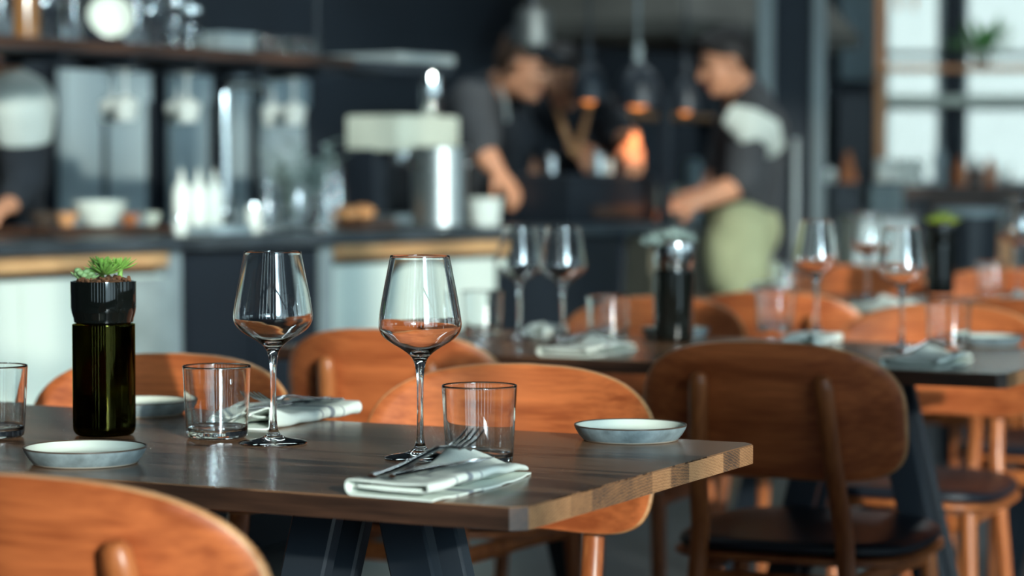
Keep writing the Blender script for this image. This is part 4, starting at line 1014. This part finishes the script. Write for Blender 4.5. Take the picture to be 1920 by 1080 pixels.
# planter box and crates below
def far_box(px0, px1, py0, py1, D, m, name, label, cat):
    a, b = W(px0, py1, D), W(px1, py0, D)
    t = thing(name, label, cat, ((a.x + b.x) / 2, D, 0), 0)
    bm = new(); bx(bm, (0, 0, b.z / 2), (b.x - a.x, 0.35, b.z), bev=0.006); obj('body', bm, m, t, False)
    bm = new(); bx(bm, (0, 0, b.z + 0.006), (b.x - a.x + 0.02, 0.37, 0.012)); obj('top', bm, M['blacksteel'], t, False)
far_box(1548, 1606, 348, 470, 10.2, M['black'], 'speaker_cabinet', 'black upright cabinet right of the pale steel post', 'cabinet')
far_box(1620, 1682, 346, 470, 10.15, M['concrete'], 'concrete_planter', 'grey block cabinet beside the black upright cabinet', 'cabinet')
far_box(1586, 1700, 408, 520, 8.6, M['alu'], 'side_station', 'grey waiter station behind the far wine glasses', 'cabinet')
q = W(1815, 390, 9.0)
t = thing('waste_bin', 'dark round bin with steel rim right of the yellow-green planter', 'bin', (q.x, 9.0, 0), 0)
obj('bin_body', lathe(new(), [(0, 0), (0.10, 0), (0.115, q.z - 0.02), (0, q.z - 0.02)], 40), M['black'], t); obj('rim', lathe(new(), [(0.10, q.z - 0.03), (0.12, q.z - 0.03), (0.12, q.z), (0.10, q.z), (0.10, q.z - 0.03)], 40), M['alu'], t)
for px, lab in ((1850, 'orange timber upright just right of the dark bin'), (1884, 'shorter orange timber upright near the right edge')):
    q = W(px, 395 if px < 1860 else 440, 9.3); bm = new(); bx(bm, (0, 0, q.z / 2), (0.055, 0.04, q.z), bev=0.004); o = obj('timber_upright', bm, M['orangewood'], smooth=False); o.location = (q.x, 9.3, 0); tag(o, lab, 'post')
# orange shelving frame in front of the windows with a hanging plant
t = thing('shelf_frame', 'orange timber shelf frame in front of the bright windows', 'shelf', (far_x(1650), 12.15, 0), 0)
def fx(px, D): return (px - 960) / FPX * D - far_x(1650)
bm = new(); bx(bm, (fx(1648, 12.15), 0, 1.75), (0.042, 0.05, 3.5)); obj('post', bm, M['orangewood'], t, False)
bm = new(); bx(bm, (fx(1960, 12.15), 0, 1.75), (0.042, 0.05, 3.5)); obj('post', bm, M['orangewood'], t, False)
bm = new(); bx(bm, ((fx(1648, 12.15) + fx(1960, 12.15)) / 2, 0, zf(129, 12.15)), (fx(1960, 12.15) - fx(1648, 12.15), 0.14, 0.028)); obj('shelf_board', bm, M['orangewood'], t, False)
for px in (1682, 1712):
    bm = new(); bx(bm, (fx(px, 12.15), 0.02, 2.7), (0.018, 0.02, 1.6)); obj('hanging_rod', bm, M['orangewood'], t, False)
bm = new(); bx(bm, ((fx(1660, 12.15) + fx(1960, 12.15)) / 2, 0.02, zf(188, 12.15)), (fx(1960, 12.15) - fx(1660, 12.15), 0.10, 0.05)); obj('ledge', bm, M['cream'], t, False)
p = Vector((far_x(1650) + fx(1838, 12.15), 12.15, zf(129, 12.15) + 0.0146))
t = thing('potted_plant', 'green house plant on the orange shelf before the window', 'plant', p, 0)
obj('pot', lathe(new(), [(0, 0), (0.04, 0), (0.05, 0.075), (0.046, 0.075), (0.038, 0.065), (0, 0.065)], 30), M['white'], t)
bm = new(); rnd = random.Random(4)
for k in range(60):
    a = rnd.uniform(0, 2 * PI); d = Vector((math.cos(a) * rnd.uniform(0.3, 1), math.sin(a) * 0.5, rnd.uniform(-0.1, 0.8))).normalized() * rnd.uniform(0.09, 0.23)
    c = Vector((0, 0, 0.07)); tube(bm, [c, c + d * 0.5, c + d * 0.8, c + d], [(0.003, 0.002), (0.014, 0.003), (0.018, 0.003), (0.001, 0.001)], 6)
f_ = obj('foliage', bm, M['leaf'], t); f_['kind'] = 'stuff'
# grey curtain panel left of the windows
t = thing('wall_screen', 'grey-green hanging screen left of the orange timber post', 'screen', ((far_x(1562) + far_x(1640)) / 2, 12.35, 0), 0)
bm = new(); n = 40; wd = far_x(1640) - far_x(1562); zlow = zf(150, 12.35)
for k in range(n):
    xa, xb = -wd / 2 + wd * k / n, -wd / 2 + wd * (k + 1) / n; ya, yb = 0.02 * math.sin(k * 0.9), 0.02 * math.sin((k + 1) * 0.9)
    v = [bm.verts.new(q) for q in ((xa, ya, zlow), (xb, yb, zlow), (xb, yb, 3.4), (xa, ya, 3.4))]; bm.faces.new(v)
bmesh.ops.remove_doubles(bm, verts=bm.verts, dist=1e-5); bmesh.ops.solidify(bm, geom=list(bm.faces), thickness=0.004)
obj('cloth', bm, M['panelgrey'], t)
bm = new(); tube(bm, [(-wd / 2 - 0.03, 0, 3.42), (wd / 2 + 0.03, 0, 3.42)], 0.012, 10); obj('rod', bm, M['blacksteel'], t)
bm = new(); bx(bm, (far_x(1580), 12.3, 0.73), (0.19, 0.3, 1.46), bev=0.01); o = obj('dark_cabinet', bm, M['black'], smooth=False); o.location.z = 0.02; tag(o, 'tall black cabinet under the grey-green hanging screen', 'cabinet')

# ------------------------------------------------------------------ people
def blob(name, caps, m, parent, voxel=0.008, smooth_it=6):
    """one continuous surface from tapered limbs (p0,r0,p1,r1) and ellipsoids (c,(rx,ry,rz),rot)"""
    bm = new()
    for c in caps:
        if len(c) == 4:
            p0, r0, p1, r1 = Vector(c[0]), c[1], Vector(c[2]), c[3]
            d = p1 - p0; L = d.length
            sphere(bm, p0, r0, seg=16, rings=10); sphere(bm, p1, r1, seg=16, rings=10)
            if L > 1e-5:
                q = Matrix.Translation((p0 + p1) / 2) @ d.to_track_quat('Z', 'Y').to_matrix().to_4x4()
                bmesh.ops.create_cone(bm, cap_ends=True, segments=18, radius1=r0, radius2=r1, depth=L, matrix=q)
        else:
            sphere(bm, c[0], c[1], c[2] if len(c) > 2 else None, seg=24, rings=16)
    me = bpy.data.meshes.new(name); bm.to_mesh(me); bm.free()
    o = bpy.data.objects.new(name, me); COL.objects.link(o)
    r = o.modifiers.new('r', 'REMESH'); r.mode = 'VOXEL'; r.voxel_size = voxel
    s = o.modifiers.new('s', 'SMOOTH'); s.factor = 0.5; s.iterations = smooth_it
    dg = bpy.context.evaluated_depsgraph_get(); dg.update()
    me2 = bpy.data.meshes.new_from_object(o.evaluated_get(dg)); o.modifiers.clear(); o.data = me2
    bpy.data.meshes.remove(me)
    me2.name = name; me2.materials.clear(); me2.materials.append(m)
    for p in me2.polygons: p.use_smooth = True
    o.parent = parent
    return o
def frame(yaw, pitch, roll=0.0):     # head frame: +y looks ahead; yaw about z, then nod
    return (Matrix.Rotation(yaw, 3, 'Z') @ Matrix.Rotation(roll, 3, 'Y') @ Matrix.Rotation(pitch, 3, 'X'))
def head(c, R, s=1.0):
    c = Vector(c); P = lambda x, y, z: c + R @ Vector((x * s, y * s, z * s))
    E = lambda x, y, z, rx, ry, rz: (P(x, y, z), (rx * s, ry * s, rz * s), R)
    return [E(0, -0.012, 0.035, 0.075, 0.093, 0.083), E(0, 0.030, -0.020, 0.060, 0.064, 0.075), E(0, 0.040, -0.075, 0.042, 0.046, 0.036),
            (P(0, 0.088, 0.018), 0.010 * s, P(0, 0.112, -0.022), 0.013 * s), E(0, 0.083, -0.055, 0.024, 0.014, 0.012), E(0, 0.076, -0.085, 0.022, 0.02, 0.018),
            E(0.030, 0.070, -0.018, 0.022, 0.018, 0.02), E(-0.030, 0.070, -0.018, 0.022, 0.018, 0.02), E(0, 0.075, 0.035, 0.05, 0.016, 0.012),
            E(0.078, -0.008, -0.002, 0.008, 0.019, 0.032), E(-0.078, -0.008, -0.002, 0.008, 0.019, 0.032)]
def face_parts(c, R, parent, s=1.0):
    c = Vector(c); P = lambda x, y, z: c + R @ Vector((x * s, y * s, z * s))
    for k in (-1, 1):
        bm = new(); sphere(bm, P(k * 0.031, 0.084, 0.012), (0.013 * s, 0.008 * s, 0.008 * s), R, 12, 8); obj('eye', bm, M['eye'], parent)
        bm = new(); tube(bm, [P(k * 0.014, 0.093, 0.036), P(k * 0.032, 0.092, 0.042), P(k * 0.05, 0.076, 0.036)], [0.004 * s, 0.0055 * s, 0.003 * s], 8); obj('eyebrow', bm, M['hair'], parent)
    bm = new(); tube(bm, [P(-0.024, 0.088, -0.055), P(0, 0.097, -0.053), P(0.024, 0.088, -0.055)], [0.003 * s, 0.007 * s, 0.003 * s], 8); obj('lips', bm, M['lip'], parent)
def hair(c, R, m, parent, s=1.0, long=False):
    c = Vector(c); P = lambda x, y, z: c + R @ Vector((x * s, y * s, z * s))
    E = lambda x, y, z, rx, ry, rz: (P(x, y, z), (rx * s, ry * s, rz * s), R)
    caps = [E(0, -0.022, 0.055, 0.083, 0.096, 0.078), E(0, -0.065, 0.01, 0.07, 0.05, 0.07), E(0.055, -0.03, 0.03, 0.03, 0.05, 0.05), E(-0.055, -0.03, 0.03, 0.03, 0.05, 0.05), E(0, 0.05, 0.095, 0.055, 0.04, 0.025)]
    if long: caps += [E(0, -0.095, 0.04, 0.045, 0.045, 0.05), E(0.06, 0.0, 0.01, 0.022, 0.04, 0.07), E(-0.06, 0.0, 0.01, 0.022, 0.04, 0.07)]
    return blob('hair', caps, m, parent, 0.007, 4)
def hand(wrist, d, n, s=1.0, curl=0.6, side=1):
    """palm and five fingers: d = along the hand, n = out of the back of the hand"""
    d = Vector(d).normalized(); n = Vector(n); n = (n - d * n.dot(d)).normalized(); a = d.cross(n).normalized() * side
    wrist = Vector(wrist); P = lambda x, y, z: wrist + a * x * s + d * y * s + n * z * s
    R = Matrix((a * side, d, n)).transposed()
    caps = [(P(0, -0.03, 0), 0.026 * s, P(0, 0.02, 0), 0.027 * s), (P(0, 0.045, 0), (0.041 * s, 0.050 * s, 0.016 * s), R)]
    for x, L in ((-0.030, 0.062), (-0.010, 0.078), (0.010, 0.084), (0.029, 0.074)):
        p0 = P(x, 0.080, 0); a1 = curl * 0.5; a2 = curl * 1.3; a3 = curl * 1.9
        l1, l2, l3 = L * 0.45, L * 0.32, L * 0.23
        p1 = p0 + (d * math.cos(a1) - n * math.sin(a1)) * l1 * s; p2 = p1 + (d * math.cos(a2) - n * math.sin(a2)) * l2 * s; p3 = p2 + (d * math.cos(a3) - n * math.sin(a3)) * l3 * s
        caps += [(p0, 0.0098 * s, p1, 0.0090 * s), (p1, 0.0090 * s, p2, 0.0082 * s), (p2, 0.0082 * s, p3, 0.0070 * s)]
    t0 = P(0.030, 0.020, -0.004); t1 = P(0.056, 0.048, -0.014); t2 = P(0.062, 0.078, -0.028 - 0.02 * curl)
    caps += [(t0, 0.015 * s, t1, 0.0115 * s), (t1, 0.0115 * s, t2, 0.0085 * s)]
    return caps
def limb(*pr):
    return [(pr[i][0], pr[i][1], pr[i + 1][0], pr[i + 1][1]) for i in range(len(pr) - 1)]
def person(label, loc, sk): return thing('person', label, 'person', (loc[0], loc[1], 0), 0)
def Lp(o, px, py, D):                # pixel+depth in the person's own frame
    return W(px, py, D) - Vector((o.location.x, o.location.y, 0))
def legs_caps(hip, spread_dir, foot_l, foot_r, r=0.085):
    out = []
    for s, ft in ((-1, foot_l), (1, foot_r)):
        h = hip + spread_dir * 0.09 * s; ft = Vector(ft); k = (h + ft) / 2 + Vector((0, -0.03, 0.0))
        out += limb((h, r), (k, r * 0.68), (ft + Vector((0, 0, 0.07)), r * 0.48))
    return out
# --- cook in profile, bending over the bar
D1 = 9.22
o1 = person('cook in dark tee bending forward over the grill, facing right, bare forearm', W(900, 330, D1), 0)
hc = Lp(o1, 984, 124, 8.55); R1 = frame(math.radians(-118), math.radians(-24), math.radians(0))
neck = Lp(o1, 930, 165, 8.66); chest = Lp(o1, 893, 228, 8.80); waist = Lp(o1, 875, 360, 9.12); hip = Lp(o1, 868, 430, 9.24)
sh = Lp(o1, 888, 190, 8.60); el = Lp(o1, 898, 276, 8.44); wr = Lp(o1, 934, 322, 8.40)
sh2 = Lp(o1, 950, 190, 8.88); el2 = Lp(o1, 970, 275, 8.92); wr2 = Lp(o1, 1000, 330, 8.95)
sdir = Vector((0.35, 0.93, 0)).normalized()
body = head(hc, R1) + limb((hc + Vector((-0.02, 0, -0.04)), 0.056), (neck, 0.062), (chest, 0.115), (waist, 0.125), (hip, 0.125))
body += limb((sh, 0.058), (el, 0.047), ((el + wr) / 2, 0.043), (wr, 0.029)) + hand(wr, wr - el, (0.3, -0.4, 0.8), 1.0, 0.7, 1)
body += limb((sh2, 0.058), (el2, 0.045), (wr2, 0.028)) + hand(wr2, wr2 - el2, (0, -0.2, 1), 1.0, 0.8, -1)
body += legs_caps(hip, sdir, (0.02, 0.02, 0.03), (0.0, 0.26, 0.03))
for f in ((0.02, 0.02), (0.0, 0.26)): body.append((Vector((f[0] + 0.06, f[1], 0.04)), (0.13, 0.05, 0.04)))
bd = blob('body', body, M['skin'], o1, 0.0075)
blob('tshirt', limb((neck + Vector((-0.03, 0.01, -0.03)), 0.085), (chest, 0.150), (waist, 0.142), (hip, 0.142)) + limb((neck + Vector((-0.05, -0.03, -0.03)), 0.075), (sh, 0.088), (sh.lerp(el, 0.95), 0.070)) + limb((neck, 0.07), (sh2, 0.085), (sh2.lerp(el2, 0.9), 0.066)), M['tshirt'], o1, 0.010)
blob('trousers', legs_caps(hip, sdir, (0.02, 0.02, 0.05), (0.0, 0.26, 0.05), 0.105) + [(hip, (0.15, 0.16, 0.13))], M['apron'], o1, 0.012)
# apron bib on the chest side, with a pale strap
bm = new()
cc = [Lp(o1, 950, 205, 8.70), Lp(o1, 972, 250, 8.76), Lp(o1, 945, 330, 8.90), Lp(o1, 925, 420, 9.0)]
tube(bm, cc, [(0.05, 0.05), (0.10, 0.075), (0.11, 0.085), (0.12, 0.09)], 20, up=(1, 0, 0)); obj('apron', bm, M['apron'], o1)
bm = new(); tube(bm, [Lp(o1, 938, 165, 8.47), Lp(o1, 948, 195, 8.45), Lp(o1, 952, 228, 8.45)], [(0.012, 0.006), (0.018, 0.007), (0.016, 0.006)], 10, up=(1, 0, 0)); obj('collar', bm, M['alu'], o1)['label'] = 'pale grey collar'
hair(hc, R1, M['hairb'], o1, 1.0); face_parts(hc, R1, o1)
bm = new(); P_ = lambda x, y, z: hc + R1 @ Vector((x, y, z))
sphere(bm, P_(0, -0.008, 0.082), (0.090, 0.104, 0.052), R1); sphere(bm, P_(0, 0.078, 0.066), (0.07, 0.055, 0.008), R1); obj('cap', bm, M['apron'], o1)['label'] = 'dark cap'
# --- second cook, facing the camera behind the heat lamp
D2 = 9.42
o2 = person('second cook with dark hair and tan apron straps, face half behind the first cook', W(1085, 330, D2), 0)
hc2 = Lp(o2, 1052, 148, 8.85); R2 = frame(math.radians(172), math.radians(-20))
neck2 = Lp(o2, 1066, 196, 8.95); ch2 = Lp(o2, 1080, 250, 9.12); wa2 = Lp(o2, 1085, 370, 9.34); hp2 = Lp(o2, 1085, 440, 9.42)
sA = Lp(o2, 1137, 214, 9.05); eA = Lp(o2, 1168, 262, 8.92); wA = Lp(o2, 1188, 268, 8.66)
sB = Lp(o2, 1020, 218, 9.05); eB = Lp(o2, 1030, 290, 9.06); wB = Lp(o2, 1078, 272, 8.98)
sd2 = Vector((1, 0, 0))
body = head(hc2, R2, 0.95) + limb((hc2 + Vector((0.01, 0.02, -0.04)), 0.050), (neck2, 0.055), (ch2, 0.105), (wa2, 0.11), (hp2, 0.12))
body += limb((sA, 0.052), (eA, 0.042), (wA, 0.027)) + hand(wA, Vector((0.02, -0.3, -0.9)), (0.3, -0.9, 0.2), 1.0, 1.1, 1)
body += limb((sB, 0.052), (eB, 0.042), (wB, 0.027)) + hand(wB, Vector((0.3, -0.4, -0.35)), (0.1, -0.8, 0.5), 1.0, 0.7, -1)
body += legs_caps(hp2, sd2, (-0.1, 0.05, 0.03), (0.1, 0.05, 0.03), 0.08)
for x in (-0.1, 0.1): body.append((Vector((x, 0.0, 0.04)), (0.05, 0.13, 0.04)))
blob('body', body, M['skin2'], o2, 0.0075)
blob('shirt', limb((neck2 + Vector((0, 0.01, -0.03)), 0.075), (ch2, 0.135), (wa2, 0.13), (hp2, 0.135)) + limb((neck2 + Vector((0.02, 0, -0.02)), 0.065), (sA, 0.076), (sA.lerp(eA, 0.97), 0.060)) + limb((neck2, 0.065), (sB, 0.076), (sB.lerp(eB, 0.98), 0.058), (eB.lerp(wB, 0.55), 0.048)), M['apron'], o2, 0.010)
blob('trousers', legs_caps(hp2, sd2, (-0.1, 0.05, 0.05), (0.1, 0.05, 0.05), 0.098) + [(hp2, (0.15, 0.13, 0.13))], M['jean'], o2, 0.012)
for px0, px1 in ((1040, 1076), (1108, 1080)):
    bm = new(); q = [Lp(o2, px0, 190, 8.90), Lp(o2, px0 * 0.6 + px1 * 0.4, 232, 8.86), Lp(o2, px1, 292, 8.90)]
    tube(bm, q, [(0.011, 0.005)] * 3, 10, up=(0, 1, 0)); obj('apron_strap', bm, M['leather'], o2)['label'] = 'tan leather apron strap'
hair(hc2, R2, M['hair'], o2, 0.97, True); face_parts(hc2, R2, o2, 0.95)
# --- third cook at the right end of the bar
D3 = 9.0
o3 = person('cook in dark tee and olive trousers reaching left at the end of the bar', W(1392, 330, D3), 0)
hc3 = Lp(o3, 1360, 118, 8.92); R3 = frame(math.radians(105), math.radians(-20))
nk3 = Lp(o3, 1392, 168, 8.98); ch3 = Lp(o3, 1408, 250, 9.0); wa3 = Lp(o3, 1398, 355, 9.02); hp3 = Lp(o3, 1392, 430, 9.02)
s3 = Lp(o3, 1412, 226, 8.86); e3 = Lp(o3, 1388, 345, 8.80); w3 = Lp(o3, 1304, 380, 8.72)
s3b = Lp(o3, 1380, 226, 9.16); e3b = Lp(o3, 1345, 330, 9.12); w3b = Lp(o3, 1322, 362, 8.95)
sd3 = Vector((0.1, 1, 0)).normalized()
body = head(hc3, R3) + limb((hc3 + Vector((0.02, 0.01, -0.04)), 0.054), (nk3, 0.062), (ch3, 0.115), (wa3, 0.112), (hp3, 0.122))
body += limb((s3, 0.056), (e3, 0.046), ((e3 + w3) / 2, 0.042), (w3, 0.029)) + hand(w3, Vector((-0.9, -0.1, -0.12)), (-0.2, -0.6, 0.8), 1.05, 0.6, -1)
body += limb((s3b, 0.056), (e3b, 0.044), (w3b, 0.028)) + hand(w3b, Vector((-0.9, -0.2, -0.1)), (0, -0.2, 1), 1.0, 0.5, 1)
body += legs_caps(hp3, sd3, (0.02, -0.08, 0.03), (0.05, 0.16, 0.03))
for y in (-0.08, 0.16): body.append((Vector((-0.05, y, 0.04)), (0.13, 0.05, 0.04)))
blob('body', body, M['skin'], o3, 0.0075)
blob('tshirt', limb((nk3 + Vector((0.03, 0.01, -0.04)), 0.080), (ch3, 0.140), (wa3, 0.132), (Lp(o3, 1394, 385, 9.02), 0.128)) + limb((nk3 + Vector((0.04, -0.03, -0.05)), 0.075), (s3, 0.084), (s3.lerp(e3, 0.93), 0.070)) + limb((nk3, 0.07), (s3b, 0.082), (s3b.lerp(e3b, 0.9), 0.065)), M['tshirt'], o3, 0.010)
bm = new(); q = [Lp(o3, 1366, 214, 8.80), Lp(o3, 1402, 234, 8.762), Lp(o3, 1438, 256, 8.80), Lp(o3, 1454, 282, 8.90)]
tube(bm, q, [(0.040, 0.018), (0.066, 0.024), (0.070, 0.024), (0.04, 0.018)], 14, up=(0, 1, 0)); obj('sun_patch', bm, M['shirtw'], o3)['label'] = 'sun patch across the sleeve, put in as a pale band'  # stripe of sunlight on the back modelled as pale cloth
blob('trousers', legs_caps(hp3, sd3, (0.02, -0.08, 0.05), (0.05, 0.16, 0.05), 0.112) + [(hp3, (0.145, 0.15, 0.14)), (Lp(o3, 1378, 480, 8.96), (0.125, 0.135, 0.19))], M['olive'], o3, 0.012)
hair(hc3, R3, M['hair'], o3); face_parts(hc3, R3, o3)
# --- bartender cut by the left edge
D4 = 7.2
o4 = person('bartender in a pale shirt cut off by the left edge', W(-60, 330, D4), 0)
hc4 = Lp(o4, -34, 104, 6.9); R4 = frame(math.radians(-100), math.radians(-10))
nk4 = Lp(o4, -40, 150, 7.0); ch4 = Lp(o4, -20, 250, 7.08); wa4 = Lp(o4, -10, 400, 7.2); hp4 = Lp(o4, -10, 480, 7.22)
s4 = Lp(o4, 40, 200, 6.88); e4 = Lp(o4, 48, 340, 6.92); w4 = Lp(o4, 20, 384, 6.80)
s4b = Lp(o4, -100, 200, 7.0); e4b = Lp(o4, -110, 340, 6.95); w4b = Lp(o4, -60, 380, 6.86)
body = head(hc4, R4) + limb((hc4 + Vector((-0.02, 0.01, -0.04)), 0.056), (nk4, 0.062), (ch4, 0.12), (wa4, 0.115), (hp4, 0.125))
body += limb((s4, 0.056), (e4, 0.045), (w4, 0.029)) + hand(w4, Vector((-0.3, -0.8, -0.2)), (0, -0.2, 1), 1.0, 0.6, 1)
body += limb((s4b, 0.056), (e4b, 0.045), (w4b, 0.029)) + hand(w4b, Vector((0.3, -0.8, -0.2)), (0, -0.2, 1), 1.0, 0.6, -1)
body += legs_caps(hp4, Vector((1, 0, 0)), (-0.1, 0.05, 0.03), (0.12, 0.05, 0.03))
for x in (-0.1, 0.12): body.append((Vector((x, 0.0, 0.04)), (0.05, 0.13, 0.04)))
blob('body', body, M['skin'], o4, 0.009)
blob('shirt', limb((nk4 + Vector((0, 0.01, -0.03)), 0.085), (ch4, 0.148), (Lp(o4, -15, 300, 7.1), 0.14)) + limb((nk4, 0.085), (s4, 0.100), (s4.lerp(e4, 0.30), 0.088)) + limb((nk4, 0.085), (s4b, 0.095), (s4b.lerp(e4b, 0.30), 0.085)), M['shirtw'], o4, 0.010)
blob('apron', limb((Lp(o4, -15, 270, 7.08), 0.150), (wa4, 0.148), (hp4, 0.15)) + limb((s4.lerp(e4, 0.30), 0.082), (e4, 0.066), (w4.lerp(e4, 0.25), 0.048)) + limb((s4b.lerp(e4b, 0.30), 0.08), (e4b, 0.066), (w4b.lerp(e4b, 0.25), 0.048)), M['apron'], o4, 0.010)
blob('trousers', legs_caps(hp4, Vector((1, 0, 0)), (-0.1, 0.05, 0.05), (0.12, 0.05, 0.05), 0.105) + [(hp4, (0.155, 0.14, 0.13))], M['jean'], o4, 0.012)
hair(hc4, R4, M['hair'], o4); face_parts(hc4, R4, o4)
